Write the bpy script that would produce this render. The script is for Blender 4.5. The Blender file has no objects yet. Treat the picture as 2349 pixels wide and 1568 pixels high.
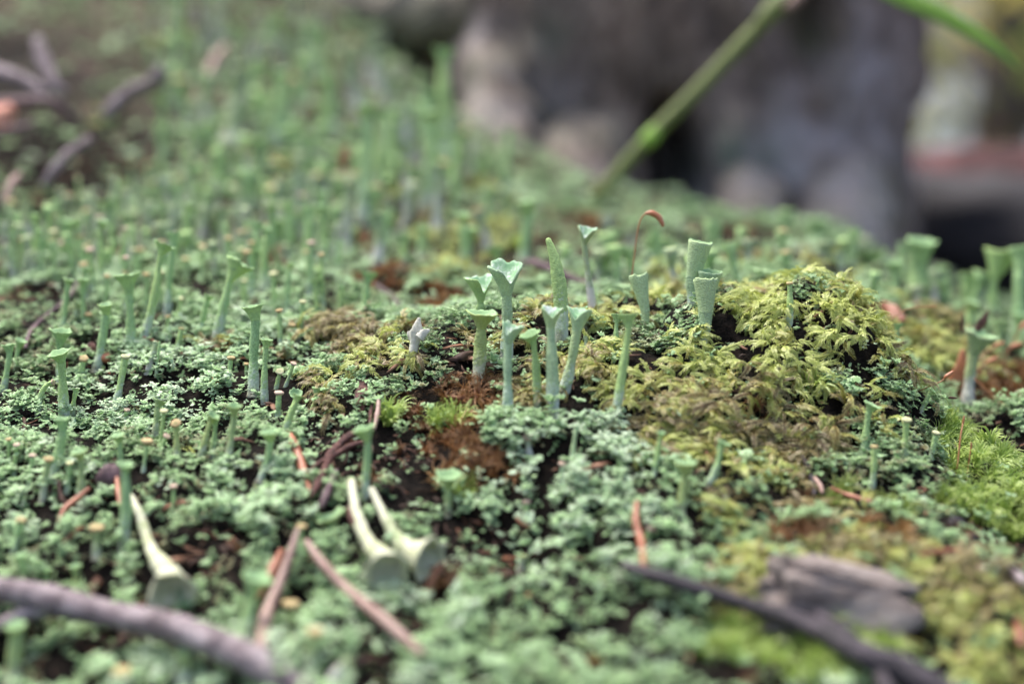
import bpy, math, random
import numpy as np
from mathutils import Vector, Matrix
random.seed(7)
rng = np.random.default_rng(11)
S = bpy.context.scene
COL = S.collection
R = math.radians

# ------------------------------------------------------------------ camera
PITCH = R(10.0)
FPX = 3613.0                       # focal length in pixels of a 2348 x 1568 frame
CAM = np.array([0.0, -19.5, 4.2])  # one unit is one centimetre
FOCUS = 19.7
FWD = np.array([0.0, math.cos(PITCH), -math.sin(PITCH)])
UP = np.array([0.0, math.sin(PITCH), math.cos(PITCH)])
cam_d = bpy.data.cameras.new('camera')
cam = bpy.data.objects.new('camera', cam_d)
COL.objects.link(cam)
cam.location = CAM
cam.rotation_euler = (R(90) - PITCH, 0, 0)
cam_d.sensor_width = 36.0
cam_d.lens = 36.0 * FPX / 2348.0
cam_d.clip_start = 0.5
cam_d.clip_end = 9000
cam_d.dof.use_dof = True
cam_d.dof.focus_distance = FOCUS
APERTURE = 0.56                    # lens opening in centimetres
cam_d.dof.aperture_fstop = cam_d.lens / 1000.0 / APERTURE
cam_d.dof.aperture_blades = 0
S.camera = cam

# ------------------------------------------------------------------ light
SUN_EL, SUN_AZ = R(68), R(-42)
world = bpy.data.worlds.new('World')
S.world = world
world.use_nodes = True
wn = world.node_tree
wn.nodes.clear()
sky = wn.nodes.new('ShaderNodeTexSky')
sky.sky_type = 'NISHITA'
sky.sun_disc = False
sky.sun_elevation = SUN_EL
sky.sun_rotation = SUN_AZ
sky.air_density = 0.7
sky.dust_density = 5.0
sky.ozone_density = 1.0
bg = wn.nodes.new('ShaderNodeBackground')
bg.inputs['Strength'].default_value = 0.115
wo = wn.nodes.new('ShaderNodeOutputWorld')
wn.links.new(sky.outputs[0], bg.inputs[0])
wn.links.new(bg.outputs[0], wo.inputs[0])
sun_d = bpy.data.lights.new('sun', 'SUN')
sun_d.energy = 1.35
sun_d.angle = R(36)
sun_d.color = (1.0, 0.95, 0.87)
sun = bpy.data.objects.new('sun', sun_d)
COL.objects.link(sun)
sd = Vector((math.sin(SUN_AZ) * math.cos(SUN_EL), math.cos(SUN_AZ) * math.cos(SUN_EL), math.sin(SUN_EL)))
sun.rotation_euler = sd.to_track_quat('Z', 'Y').to_euler()
S.view_settings.view_transform = 'Standard'
S.view_settings.look = 'None'
S.view_settings.gamma = 1.0
S.view_settings.exposure = 1.80
S.view_settings.use_curve_mapping = False
S.render.engine = 'CYCLES'
S.cycles.use_denoising = True
S.cycles.max_bounces = 6
S.cycles.diffuse_bounces = 3
S.cycles.sample_clamp_indirect = 4.0

# ------------------------------------------------------------------ helpers
def PT(px, py, d):
    """point seen at (px, py) of the 2348-wide frame, d cm in front of the lens"""
    return CAM + FWD * d + np.array([1.0, 0, 0]) * ((px - 1174) / FPX * d) - UP * ((py - 784) / FPX * d)

def _hash(ix, iy, seed):
    h = (ix * 374761393 + iy * 668265263 + seed * 974711) & 0x7fffffff
    h = ((h ^ (h >> 13)) * 1274126177) & 0x7fffffff
    return ((h ^ (h >> 16)) & 0xffff) / 65535.0

def noise2(x, y, seed=0):
    x = np.asarray(x, float); y = np.asarray(y, float)
    ix = np.floor(x).astype(np.int64); iy = np.floor(y).astype(np.int64)
    fx = x - ix; fy = y - iy
    ux = fx * fx * (3 - 2 * fx); uy = fy * fy * (3 - 2 * fy)
    a = _hash(ix, iy, seed); b = _hash(ix + 1, iy, seed)
    c = _hash(ix, iy + 1, seed); d = _hash(ix + 1, iy + 1, seed)
    return (a * (1 - ux) + b * ux) * (1 - uy) + (c * (1 - ux) + d * ux) * uy

def fbm(x, y, seed=0, oct=4):
    s = 0; a = 0.5; f = 1.0
    for i in range(oct):
        s = s + a * (noise2(x * f + 17.3 * i, y * f - 9.1 * i, seed + i) * 2 - 1)
        a *= 0.5; f *= 2.05
    return s

def sstep(a, b, x):
    t = np.clip((np.asarray(x, float) - a) / (b - a), 0, 1)
    return t * t * (3 - 2 * t)

def mesh_obj(name, verts, faces, mat=None, parent=None, smooth=True, attrs=None, origin=None):
    verts = np.asarray(verts, float)
    if origin is not None:
        verts = verts - np.asarray(origin)
    me = bpy.data.meshes.new(name)
    me.from_pydata(verts.tolist(), [], faces)
    if smooth:
        me.polygons.foreach_set('use_smooth', [True] * len(me.polygons))
    for k, v in (attrs or {}).items():
        a = me.attributes.new(k, 'FLOAT', 'POINT')
        a.data.foreach_set('value', np.asarray(v, np.float32))
    if mat:
        me.materials.append(mat)
    me.update()
    o = bpy.data.objects.new(name, me)
    COL.objects.link(o)
    if parent is not None:
        o.parent = parent
    return o

def tag(o, label, cat, group=None, kind=None):
    if label: o['label'] = label
    if cat: o['category'] = cat
    if group: o['group'] = group
    if kind: o['kind'] = kind
    return o

def root_empty(name, loc, label, cat, group=None):
    o = bpy.data.objects.new(name, None)
    o.empty_display_size = 0.1
    COL.objects.link(o)
    o.location = loc
    return tag(o, label, cat, group)

# ------------------------------------------------------------------ materials
def mat_new(name):
    m = bpy.data.materials.new(name)
    m.use_nodes = True
    nt = m.node_tree
    return m, nt, nt.nodes['Principled BSDF']

def N(nt, t, **kw):
    n = nt.nodes.new(t)
    for k, v in kw.items():
        setattr(n, k, v)
    return n

def ramp(nt, stops, fac=None, interp='LINEAR'):
    r = N(nt, 'ShaderNodeValToRGB')
    r.color_ramp.interpolation = interp
    el = r.color_ramp.elements
    while len(el) < len(stops): el.new(0.5)
    for e, (p, c) in zip(el, stops):
        e.position = p; e.color = (*c, 1)
    if fac is not None: nt.links.new(fac, r.inputs[0])
    return r

def tex_noise(nt, vec, scale, detail=4, rough=0.6, dist=0.0):
    n = N(nt, 'ShaderNodeTexNoise')
    n.inputs['Scale'].default_value = scale
    n.inputs['Detail'].default_value = detail
    n.inputs['Roughness'].default_value = rough
    n.inputs['Distortion'].default_value = dist
    if vec is not None: nt.links.new(vec, n.inputs['Vector'])
    return n.outputs[0]

def mix(nt, fac, a, b, mode='MIX'):
    m = N(nt, 'ShaderNodeMix', data_type='RGBA', blend_type=mode)
    for sock, v in ((m.inputs[0], fac), (m.inputs[6], a), (m.inputs[7], b)):
        if isinstance(v, (int, float)): sock.default_value = v
        elif isinstance(v, tuple): sock.default_value = (*v, 1)
        else: nt.links.new(v, sock)
    return m.outputs[2]

def mth(nt, op, a, b=None, clamp=False):
    m = N(nt, 'ShaderNodeMath', operation=op, use_clamp=clamp)
    for sock, v in ((m.inputs[0], a), (m.inputs[1], b)):
        if v is None: continue
        if isinstance(v, (int, float)): sock.default_value = v
        else: nt.links.new(v, sock)
    return m.outputs[0]

def bump(nt, bsdf, h, strength, dist):
    b = N(nt, 'ShaderNodeBump')
    b.inputs['Strength'].default_value = strength
    b.inputs['Distance'].default_value = dist
    nt.links.new(h, b.inputs['Height'])
    nt.links.new(b.outputs[0], bsdf.inputs['Normal'])

def attr(nt, name, typ='GEOMETRY'):
    return N(nt, 'ShaderNodeAttribute', attribute_name=name, attribute_type=typ).outputs['Fac']

def simple_mat(name, stops, scale=3.0, rough=0.8, bscale=12, bstr=0.4, bdist=0.02, spec=0.3, detail=5, stretch=None):
    m, nt, b = mat_new(name)
    tc = N(nt, 'ShaderNodeTexCoord').outputs['Object']
    v = tc
    if stretch:
        mp = N(nt, 'ShaderNodeMapping'); mp.inputs['Scale'].default_value = stretch
        nt.links.new(tc, mp.inputs[0]); v = mp.outputs[0]
    r = ramp(nt, stops, tex_noise(nt, v, scale, detail, 0.65))
    nt.links.new(r.outputs[0], b.inputs['Base Color'])
    b.inputs['Roughness'].default_value = rough
    b.inputs['Specular IOR Level'].default_value = spec
    bump(nt, b, tex_noise(nt, v, bscale, 6, 0.7), bstr, bdist)
    return m

def lichen_stalk_mat(name, green, pale, amount=0.5, gran=52):
    """granular grey-green skin with bare whitish patches towards the foot (attribute t runs from foot to rim)"""
    m, nt, b = mat_new(name)
    tc = N(nt, 'ShaderNodeTexCoord').outputs['Object']
    t = attr(nt, 't')
    n1 = tex_noise(nt, tc, 2.6, 4, 0.6)
    n2 = tex_noise(nt, tc, 26, 3, 0.6)
    k = mth(nt, 'SUBTRACT', mth(nt, 'MULTIPLY', mth(nt, 'ADD', n1, mth(nt, 'MULTIPLY', n2, 0.5)), 1.0), mth(nt, 'MULTIPLY', t, 0.55))
    f = ramp(nt, [(0.5 - amount * 0.3, (0, 0, 0)), (0.72 - amount * 0.3, (1, 1, 1))], k).outputs[0]
    vo = N(nt, 'ShaderNodeTexVoronoi'); vo.inputs['Scale'].default_value = gran
    nt.links.new(tc, vo.inputs['Vector'])
    g = mix(nt, ramp(nt, [(0.15, (0, 0, 0)), (0.75, (1, 1, 1))], vo.outputs['Distance']).outputs[0], green,
            tuple(c * 0.55 for c in green))
    g = mix(nt, ramp(nt, [(0.35, (0, 0, 0)), (0.75, (1, 1, 1))], n1).outputs[0], g, tuple(min(1, c * s) for c, s in zip(green, (1.25, 1.1, 0.95))))
    rnd = N(nt, 'ShaderNodeObjectInfo').outputs['Random']
    g = mix(nt, mth(nt, 'MULTIPLY', rnd, 0.55), g, tuple(c * s for c, s in zip(green, (1.12, 0.93, 0.62))))
    n3 = tex_noise(nt, tc, 6, 4, 0.7)
    g = mix(nt, ramp(nt, [(0.55, (0, 0, 0)), (0.7, (0.7, 0.7, 0.7))], n3).outputs[0], g, tuple(c * s for c, s in zip(green, (0.62, 0.60, 0.55))))
    c = mix(nt, f, g, pale)
    foot = ramp(nt, [(0.0, (0.85, 0.85, 0.85)), (0.16, (0, 0, 0))], mth(nt, 'ADD', t, mth(nt, 'MULTIPLY', mth(nt, 'SUBTRACT', n3, 0.5), 0.35))).outputs[0]
    c = mix(nt, foot, c, (0.20, 0.17, 0.11))
    nt.links.new(c, b.inputs['Base Color'])
    b.inputs['Roughness'].default_value = 0.9
    b.inputs['Specular IOR Level'].default_value = 0.15
    h = mth(nt, 'SUBTRACT', mth(nt, 'MULTIPLY', n2, 0.5), vo.outputs['Distance'])
    bump(nt, b, h, 0.7, 0.016)
    return m

GREEN = (0.37, 0.59, 0.29)
M_stalk = lichen_stalk_mat('lichen_skin', GREEN, (0.50, 0.58, 0.48), 0.12)
M_stalk_blue = lichen_stalk_mat('lichen_skin_bluish', (0.40, 0.59, 0.39), (0.58, 0.66, 0.6), 0.1)
M_stalk_olive = lichen_stalk_mat('lichen_skin_olive', (0.36, 0.50, 0.24), (0.5, 0.53, 0.4), 0.25)
M_stalk_pale = lichen_stalk_mat('lichen_skin_pale', (0.36, 0.49, 0.31), (0.58, 0.58, 0.52), 0.7)
M_stalk_white = lichen_stalk_mat('lichen_skin_whitish', (0.34, 0.45, 0.23), (0.56, 0.57, 0.42), 0.75)
M_inner = simple_mat('cup_inside', [(0.3, (0.22, 0.36, 0.17)), (0.7, (0.30, 0.44, 0.24))], 8, 0.9, 40, 0.5, 0.02, 0.15)
M_flesh = simple_mat('torn_cup_flesh', [(0.42, (0.20, 0.36, 0.20)), (0.55, (0.32, 0.44, 0.31)), (0.66, (0.62, 0.65, 0.63))], 9, 0.9, 30, 0.6, 0.02, 0.15)
M_inner_dry = simple_mat('cup_inside_dry', [(0.3, (0.36, 0.37, 0.21)), (0.7, (0.58, 0.58, 0.42))], 5, 0.9, 30, 0.5, 0.02, 0.15)
M_cream = simple_mat('tip_cream', [(0.3, (0.38, 0.40, 0.20)), (0.7, (0.54, 0.53, 0.33))], 8, 0.8, 40, 0.4, 0.015)
M_tan = simple_mat('tip_tan', [(0.3, (0.30, 0.22, 0.10)), (0.7, (0.46, 0.37, 0.20))], 8, 0.8, 40, 0.4, 0.015)
M_pink = simple_mat('tip_pink', [(0.3, (0.38, 0.26, 0.20)), (0.7, (0.54, 0.42, 0.34))], 8, 0.8, 40, 0.4, 0.015)

M_soil = simple_mat('dark_humus', [(0.30, (0.008, 0.007, 0.006)), (0.5, (0.022, 0.018, 0.014)), (0.62, (0.045, 0.04, 0.02)), (0.8, (0.075, 0.05, 0.032))],
                    3.0, 0.85, 9, 1.0, 0.08, 0.35)

def ground_mat():
    m, nt, b = mat_new('humus_and_crust')
    tc = N(nt, 'ShaderNodeTexCoord').outputs['Object']
    n1 = tex_noise(nt, tc, 1.3, 6, 0.7)
    n2 = tex_noise(nt, tc, 7, 5, 0.7)
    dark = ramp(nt, [(0.3, (0.002, 0.0016, 0.0016)), (0.5, (0.006, 0.005, 0.004)), (0.75, (0.024, 0.016, 0.011))], n2).outputs[0]  # dark humus, blackened further so the colour carries shade in the gaps
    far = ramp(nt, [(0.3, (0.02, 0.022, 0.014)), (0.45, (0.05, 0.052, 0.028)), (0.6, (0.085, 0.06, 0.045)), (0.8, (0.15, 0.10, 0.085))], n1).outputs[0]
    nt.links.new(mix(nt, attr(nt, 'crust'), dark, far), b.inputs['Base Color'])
    b.inputs['Roughness'].default_value = 0.7
    b.inputs['Specular IOR Level'].default_value = 0.06
    bump(nt, b, n2, 1.0, 0.1)
    return m

def inst_mat(name, stops, edge_col, edge_amt=0.8, rough=0.8, spec=0.25, trans=0.0, nscale=6, shade_base=False):
    """ground-cover material: the colour follows the tint each clump carries; blades/lobes lighten to edge_col at their tips"""
    m, nt, b = mat_new(name)
    tint = attr(nt, 'tint', 'INSTANCER')
    e = attr(nt, 'edge')
    tc = N(nt, 'ShaderNodeTexCoord').outputs['Object']
    n = tex_noise(nt, tc, nscale, 3, 0.6)
    k = mth(nt, 'ADD', tint, mth(nt, 'MULTIPLY', mth(nt, 'SUBTRACT', n, 0.5), 0.35), clamp=True)
    c = ramp(nt, stops, k).outputs[0]
    c = mix(nt, mth(nt, 'SUBTRACT', 0.55, mth(nt, 'MULTIPLY', e, 1.6), clamp=True), c, mix(nt, 1.0, c, (0.25, 0.22, 0.2), 'MULTIPLY')) if shade_base else c  # leaf bases darkened, shade between the leaves put into the colour
    c = mix(nt, mth(nt, 'MULTIPLY', mth(nt, 'POWER', e, 1.5), edge_amt, clamp=True), c, edge_col)
    nt.links.new(c, b.inputs['Base Color'])
    b.inputs['Roughness'].default_value = rough
    b.inputs['Specular IOR Level'].default_value = spec
    if trans > 0:
        tr = N(nt, 'ShaderNodeBsdfTranslucent')
        nt.links.new(c, tr.inputs[0])
        mx = N(nt, 'ShaderNodeMixShader'); mx.inputs[0].default_value = trans
        nt.links.new(b.outputs[0], mx.inputs[1]); nt.links.new(tr.outputs[0], mx.inputs[2])
        nt.links.new(mx.outputs[0], nt.nodes['Material Output'].inputs[0])
    return m

M_squam = inst_mat('squamule_green', [(0.0, (0.16, 0.11, 0.05)), (0.12, (0.11, 0.16, 0.05)), (0.3, (0.16, 0.29, 0.10)), (0.6, (0.24, 0.40, 0.17)), (0.85, (0.33, 0.49, 0.27)), (1.0, (0.45, 0.56, 0.40))],
                   (0.68, 0.84, 0.56), 0.75, 0.6, 0.25, 0.2)
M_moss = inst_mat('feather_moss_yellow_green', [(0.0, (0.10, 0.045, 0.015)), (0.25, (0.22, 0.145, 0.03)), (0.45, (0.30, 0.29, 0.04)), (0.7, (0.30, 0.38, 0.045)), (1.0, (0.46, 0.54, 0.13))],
                  (0.72, 0.74, 0.36), 0.6, 0.42, 0.5, 0.35, shade_base=True)
M_hair = inst_mat('hair_moss_bright_green', [(0.0, (0.12, 0.15, 0.025)), (0.5, (0.20, 0.31, 0.045)), (1.0, (0.32, 0.46, 0.10))],
                  (0.50, 0.60, 0.20), 0.5, 0.45, 0.5, 0.3)
M_rust = inst_mat('dead_moss_rust', [(0.0, (0.035, 0.014, 0.009)), (0.4, (0.11, 0.042, 0.02)), (0.7, (0.21, 0.085, 0.032)), (1.0, (0.30, 0.17, 0.05))],
                  (0.38, 0.22, 0.08), 0.5, 0.55, 0.4, 0.2)
M_litter = inst_mat('plant_crumbs', [(0.0, (0.02, 0.014, 0.012)), (0.4, (0.07, 0.035, 0.025)), (0.7, (0.19, 0.08, 0.04)), (1.0, (0.27, 0.20, 0.15))],
                    (0.3, 0.2, 0.15), 0.2, 0.6, 0.15)

def bark_mat():
    m, nt, b = mat_new('grey_bark')
    tc = N(nt, 'ShaderNodeTexCoord').outputs['Object']
    mp = N(nt, 'ShaderNodeMapping'); mp.inputs['Scale'].default_value = (1, 1, 0.55)
    nt.links.new(tc, mp.inputs[0])
    n1 = tex_noise(nt, mp.outputs[0], 0.55, 5, 0.6)
    n2 = tex_noise(nt, mp.outputs[0], 2.4, 6, 0.7)
    base = ramp(nt, [(0.30, (0.05, 0.039, 0.033)), (0.48, (0.14, 0.115, 0.097)), (0.62, (0.24, 0.205, 0.175)), (0.8, (0.36, 0.315, 0.28))], n2).outputs[0]
    base = mix(nt, 1.0, base, ramp(nt, [(0.35, (0.7, 0.64, 0.60)), (0.5, (1.05, 0.99, 0.93)), (0.65, (1.4, 1.32, 1.24))], n1).outputs[0], 'MULTIPLY')
    pale = mix(nt, n2, (0.27, 0.24, 0.235), (0.42, 0.39, 0.385))
    f = attr(nt, 'pale')
    f = mth(nt, 'MULTIPLY', f, ramp(nt, [(0.35, (0, 0, 0)), (0.6, (1, 1, 1))], tex_noise(nt, tc, 0.8, 4, 0.6)).outputs[0])
    c = mix(nt, f, base, pale)
    g = mth(nt, 'MULTIPLY', attr(nt, 'algae'), ramp(nt, [(0.4, (0, 0, 0)), (0.62, (1, 1, 1))], n1).outputs[0])
    c = mix(nt, g, c, (0.15, 0.23, 0.16))
    c = mix(nt, attr(nt, 'olive'), c, (0.12, 0.12, 0.04))
    nt.links.new(c, b.inputs['Base Color'])
    b.inputs['Roughness'].default_value = 0.85
    b.inputs['Specular IOR Level'].default_value = 0.25
    bump(nt, b, n2, 0.9, 0.25)
    return m
M_bark = bark_mat()
M_twig = simple_mat('twig_bark_mauve', [(0.32, (0.06, 0.045, 0.048)), (0.48, (0.16, 0.125, 0.135)), (0.6, (0.28, 0.235, 0.245)), (0.75, (0.46, 0.41, 0.42))], 3, 0.65, 22, 0.7, 0.03, 0.4)
M_twig_dark = simple_mat('twig_bark_dark', [(0.3, (0.012, 0.010, 0.013)), (0.55, (0.04, 0.032, 0.04)), (0.8, (0.15, 0.12, 0.14))], 3.5, 0.6, 18, 0.8, 0.04, 0.45)
M_twig_purple = simple_mat('twig_bark_purple', [(0.3, (0.04, 0.02, 0.025)), (0.7, (0.14, 0.085, 0.095))], 5, 0.6, 22, 0.6, 0.02, 0.4)
M_salmon = simple_mat('scrap_salmon', [(0.3, (0.50, 0.20, 0.13)), (0.7, (0.72, 0.38, 0.28))], 3, 0.6, 20, 0.4, 0.02)
M_white_dead = simple_mat('dead_lichen_white', [(0.3, (0.33, 0.34, 0.26)), (0.5, (0.55, 0.55, 0.47)), (0.7, (0.70, 0.69, 0.64))], 4, 0.8, 18, 0.8, 0.03)
M_needle = simple_mat('needle_orange_brown', [(0.3, (0.17, 0.05, 0.025)), (0.7, (0.38, 0.15, 0.08))], 3, 0.45, 30, 0.3, 0.01, 0.5)
M_needle_tan = simple_mat('needle_pinkish_tan', [(0.3, (0.17, 0.09, 0.07)), (0.7, (0.34, 0.24, 0.20))], 3, 0.5, 30, 0.3, 0.01, 0.45)
M_red = simple_mat('dead_leaf_red', [(0.3, (0.03, 0.012, 0.010)), (0.55, (0.11, 0.038, 0.03)), (0.75, (0.26, 0.13, 0.10))], 6, 0.5, 30, 0.9, 0.03, 0.4, stretch=(3, 3, 1))
M_seta = simple_mat('seta_orange', [(0.3, (0.25, 0.10, 0.035)), (0.7, (0.38, 0.18, 0.07))], 5, 0.4, 30, 0.2, 0.01, 0.5)
M_caps = simple_mat('capsule_orange', [(0.3, (0.33, 0.11, 0.045)), (0.7, (0.46, 0.19, 0.10))], 8, 0.35, 30, 0.3, 0.01, 0.5)
M_wood = simple_mat('weathered_wood', [(0.3, (0.07, 0.055, 0.05)), (0.48, (0.26, 0.215, 0.195)), (0.68, (0.50, 0.44, 0.40))], 2.2, 0.75, 7, 1.0, 0.08, 0.3, stretch=(0.6, 2, 3))
M_char_shade = simple_mat('charred_wood_and_shade', [(0.3, (0.010, 0.009, 0.011)), (0.6, (0.03, 0.026, 0.03)), (0.85, (0.12, 0.09, 0.09))], 5, 0.6, 18, 0.9, 0.05, 0.4)  # charred chips, and the added black log that paints in shade
M_grass = simple_mat('grass_green', [(0.3, (0.11, 0.14, 0.035)), (0.7, (0.17, 0.21, 0.06))], 0.8, 0.5, 4, 0.2, 0.02, 0.4)
M_blade = simple_mat('blade_bright_green', [(0.3, (0.17, 0.32, 0.04)), (0.7, (0.25, 0.42, 0.06))], 0.8, 0.5, 4, 0.2, 0.02, 0.4)
M_floor = simple_mat('leaf_litter_floor', [(0.3, (0.03, 0.02, 0.018)), (0.48, (0.08, 0.045, 0.04)), (0.58, (0.20, 0.085, 0.075)), (0.75, (0.16, 0.15, 0.08))], 0.09, 0.9, 0.6, 0.8, 1.0)
M_log = simple_mat('rotten_log_red', [(0.3, (0.012, 0.008, 0.008)), (0.52, (0.05, 0.022, 0.022)), (0.72, (0.20, 0.09, 0.09))], 0.35, 0.85, 1.5, 1.0, 0.4)
M_berry = simple_mat('berry_purple', [(0.3, (0.08, 0.02, 0.06)), (0.7, (0.24, 0.12, 0.22))], 5, 0.3, 14, 0.2, 0.02, 0.5)

# ------------------------------------------------------------------ the lie of the land
CTRL = [
 (-500,2100,12.5),(-500,1568,15.2),(-500,1250,17),(-500,950,19.8),(-500,700,24),(-500,500,29),(-500,250,36),(-500,0,43),
 (0,2100,12.5),(0,1568,15.4),(0,1300,17),(0,1100,18.6),(0,950,19.8),(0,850,20.8),(0,750,22.4),(0,650,24.4),(0,540,27),(0,430,31),(0,200,37),(0,0,43),(0,-200,50),
 (400,1568,15.2),(400,1300,16.8),(400,1100,18.3),(400,950,19.6),(400,850,20.4),(400,750,22),(400,650,24.2),(400,540,27),(400,400,31),(400,250,35.5),(400,100,41),(400,-60,48),
 (800,2100,12.5),(800,1568,15.2),(800,1300,16.6),(800,1130,17.8),(800,1000,18.8),(800,900,19.7),(800,825,20.5),(800,740,22.5),(800,600,26.5),(800,450,31),(800,300,36),(800,150,42),(800,20,48),
 (1020,1568,15.1),(1060,1320,16.5),(1050,1100,18),(1000,950,19),(980,860,19.6),(1000,790,20.1),(1000,740,22.4),(1000,600,26.5),(1000,450,31.5),(1050,320,37),
 (1300,1568,15.0),(1320,1400,15.9),(1230,1280,17.2),(1320,1100,17.5),(1260,1000,18.2),(1250,900,19.0),(1300,800,19.7),(1300,745,20.2),(1300,735,21.6),(1300,640,25),(1300,560,29),(1350,480,34),
 (1600,2100,12.5),(1600,1568,15.0),(1600,1300,16.5),(1600,1100,17.8),(1600,950,18.8),(1600,800,19.6),(1600,715,20.4),(1600,712,21.8),(1600,610,27),(1600,510,34),
 (1850,1568,15.0),(1900,1380,15.9),(1900,1300,16.5),(1900,1200,17.4),(1850,1050,18.6),(1850,900,19.4),(1850,760,20.0),(1870,670,20.5),(1880,675,21.8),(1900,610,26),(1900,570,31),(1900,535,36),
 (2090,1568,14.8),(2100,1350,16),(2120,1200,17.6),(2100,1100,18.4),(2090,990,19.2),(2050,870,19.7),(2040,800,20.0),(2000,740,20.3),(2075,850,22.2),(2125,940,21.6),(2150,1000,20.6),(2100,880,22.4),
 (2160,1060,19.5),(2200,1180,18.2),
 (2250,1000,20.4),(2320,1100,19.4),(2300,940,21.8),(2300,850,23.5),(2300,760,26),(2250,765,27.5),(2250,745,33),(2050,680,30),(2340,1300,17.2),(2340,1568,15.0),
 (1350,500,46),(1000,180,55),(1650,560,46),(1900,570,48),(2150,740,44),(2348,840,44),(2800,880,44),(1500,700,70),(2348,900,70),
 (2800,2100,12.5),(2800,1500,15.2),(2800,1250,17.4),(2800,1000,20.4),(2800,820,25),(2800,730,31),
]
_c = np.array([PT(*c) for c in CTRL])
_extra = np.array([(-9, -19, -1.5), (0, -19, -1.5), (9, -19, -1.5), (-26, 0, 1.2), (-26, 25, 4.5), (26, 0, -0.6), (28, 20, -2.0)])
_c = np.vstack([_c, _extra])
def _U(r2):
    return np.where(r2 > 1e-12, r2 * np.log(r2 + 1e-12) * 0.5, 0)
_n = len(_c)
_K = _U(((_c[:, None, :2] - _c[None, :, :2]) ** 2).sum(-1)) + np.eye(_n) * 0.08
_P = np.c_[np.ones(_n), _c[:, :2]]
_A = np.block([[_K, _P], [_P.T, np.zeros((3, 3))]])
_w = np.linalg.solve(_A, np.r_[_c[:, 2], 0, 0, 0])
def H_raw(x, y):
    sh = np.shape(x); x = np.ravel(x); y = np.ravel(y)
    out = np.empty(len(x))
    for i in range(0, len(x), 20000):
        xx = x[i:i + 20000]; yy = y[i:i + 20000]
        r2 = (xx[:, None] - _c[None, :, 0]) ** 2 + (yy[:, None] - _c[None, :, 1]) ** 2
        out[i:i + 20000] = _U(r2) @ _w[:_n] + _w[_n] + _w[_n + 1] * xx + _w[_n + 2] * yy
    out = out.reshape(sh)
    x = x.reshape(sh); y = y.reshape(sh)
    # far beyond the tree and off to the sides the bank sinks to the forest floor
    k = np.maximum(sstep(34, 60, y), np.maximum(sstep(20, 40, x), sstep(26, 46, -x)))
    out = out * (1 - k) + (-14.0) * k
    rel = (1 - sstep(-3.5, -0.5, y)) * fbm(x * 1.25 + 5, y * 1.25, 63, 2) * 0.30 + sstep(0.8, 2, x) * (1 - sstep(7, 9, x)) * sstep(-2.2, -1, y) * (1 - sstep(1.6, 2.6, y)) * fbm(x * 2.1, y * 2.1, 87, 3) * 0.42 + fbm(x * 0.55, y * 0.55, 3, 3) * 0.34 + fbm(x * 1.7, y * 1.7, 9, 3) * 0.17 + fbm(x * 6, y * 6, 21, 2) * 0.035
    hx, hy, _ = PT(80, 330, 31)
    out = out - 2.2 * np.exp(-(((x - hx) / 2.0) ** 2 + ((y - hy) / 2.6) ** 2))
    return out + rel * (1 - k) + fbm(x * .05, y * .05, 5, 3) * 2 * k

def lines(lo, hi, a, b, fine, coarse):
    L = [np.arange(lo, a, coarse), np.arange(a, b, fine), np.arange(b, hi + coarse, coarse)]
    return np.concatenate(L)
gx = lines(-46, 44, -9, 9.5, 0.07, 0.35)
gy = lines(-19, 62, -6, 6, 0.07, 0.28)
GX, GY = np.meshgrid(gx, gy)
GZ = H_raw(GX, GY)
def H(x, y):
    x = np.asarray(x, float); y = np.asarray(y, float)
    i = np.clip(np.searchsorted(gx, x) - 1, 0, len(gx) - 2); j = np.clip(np.searchsorted(gy, y) - 1, 0, len(gy) - 2)
    u = np.clip((x - gx[i]) / (gx[i + 1] - gx[i]), 0, 1); v = np.clip((y - gy[j]) / (gy[j + 1] - gy[j]), 0, 1)
    return (GZ[j, i] * (1 - u) + GZ[j, i + 1] * u) * (1 - v) + (GZ[j + 1, i] * (1 - u) + GZ[j + 1, i + 1] * u) * v

_T = np.arange(9, 60, 0.03)
def G(px, py, dmin=0.0):
    """where the line of sight through (px, py) meets the ground"""
    T = _T[_T >= dmin]
    p = CAM[None] + T[:, None] * (PT(px, py, 1.0) - CAM)[None]
    hit = np.nonzero(p[:, 2] < H(p[:, 0], p[:, 1]))[0]
    if len(hit) == 0:
        return p[-1]
    return p[hit[0]]
def depth_of(p):
    return float((np.asarray(p) - CAM) @ FWD)

nx, ny = len(gx), len(gy)
idx = np.arange(nx * ny).reshape(ny, nx)
F = np.stack([idx[:-1, :-1], idx[:-1, 1:], idx[1:, 1:], idx[1:, :-1]], -1).reshape(-1, 4)
# forest floor behind, out to the horizon
fx = np.concatenate([-np.geomspace(6000, 60, 24), np.linspace(-50, 50, 12), np.geomspace(60, 6000, 24)])
fy = np.concatenate([[-3000, -600, -100, -30], np.linspace(0, 300, 30), np.geomspace(340, 8000, 20)])
FX, FY = np.meshgrid(fx, fy)
FZ = -15.5 - 60 * sstep(90, 700, FY) + fbm(FX * .02, FY * .02, 4, 3) * 4 * sstep(60, 200, np.hypot(FX, FY))
idx = np.arange(FX.size).reshape(FX.shape)
Ff = np.stack([idx[:-1, :-1], idx[:-1, 1:], idx[1:, 1:], idx[1:, :-1]], -1).reshape(-1, 4)
fl = mesh_obj('forest_floor', np.stack([FX, FY, FZ], -1).reshape(-1, 3), Ff.tolist(), M_floor)
fl['kind'] = 'structure'
mw, ntw, bw = mat_new('sky_reflector')
bw.inputs['Base Color'].default_value = (0.03, 0.045, 0.05, 1); bw.inputs['Roughness'].default_value = 0.12; bw.inputs['IOR'].default_value = 1.33
bump(ntw, bw, tex_noise(ntw, N(ntw, 'ShaderNodeTexCoord').outputs['Object'], 0.05, 3, 0.5), 0.25, 2.0)
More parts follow.
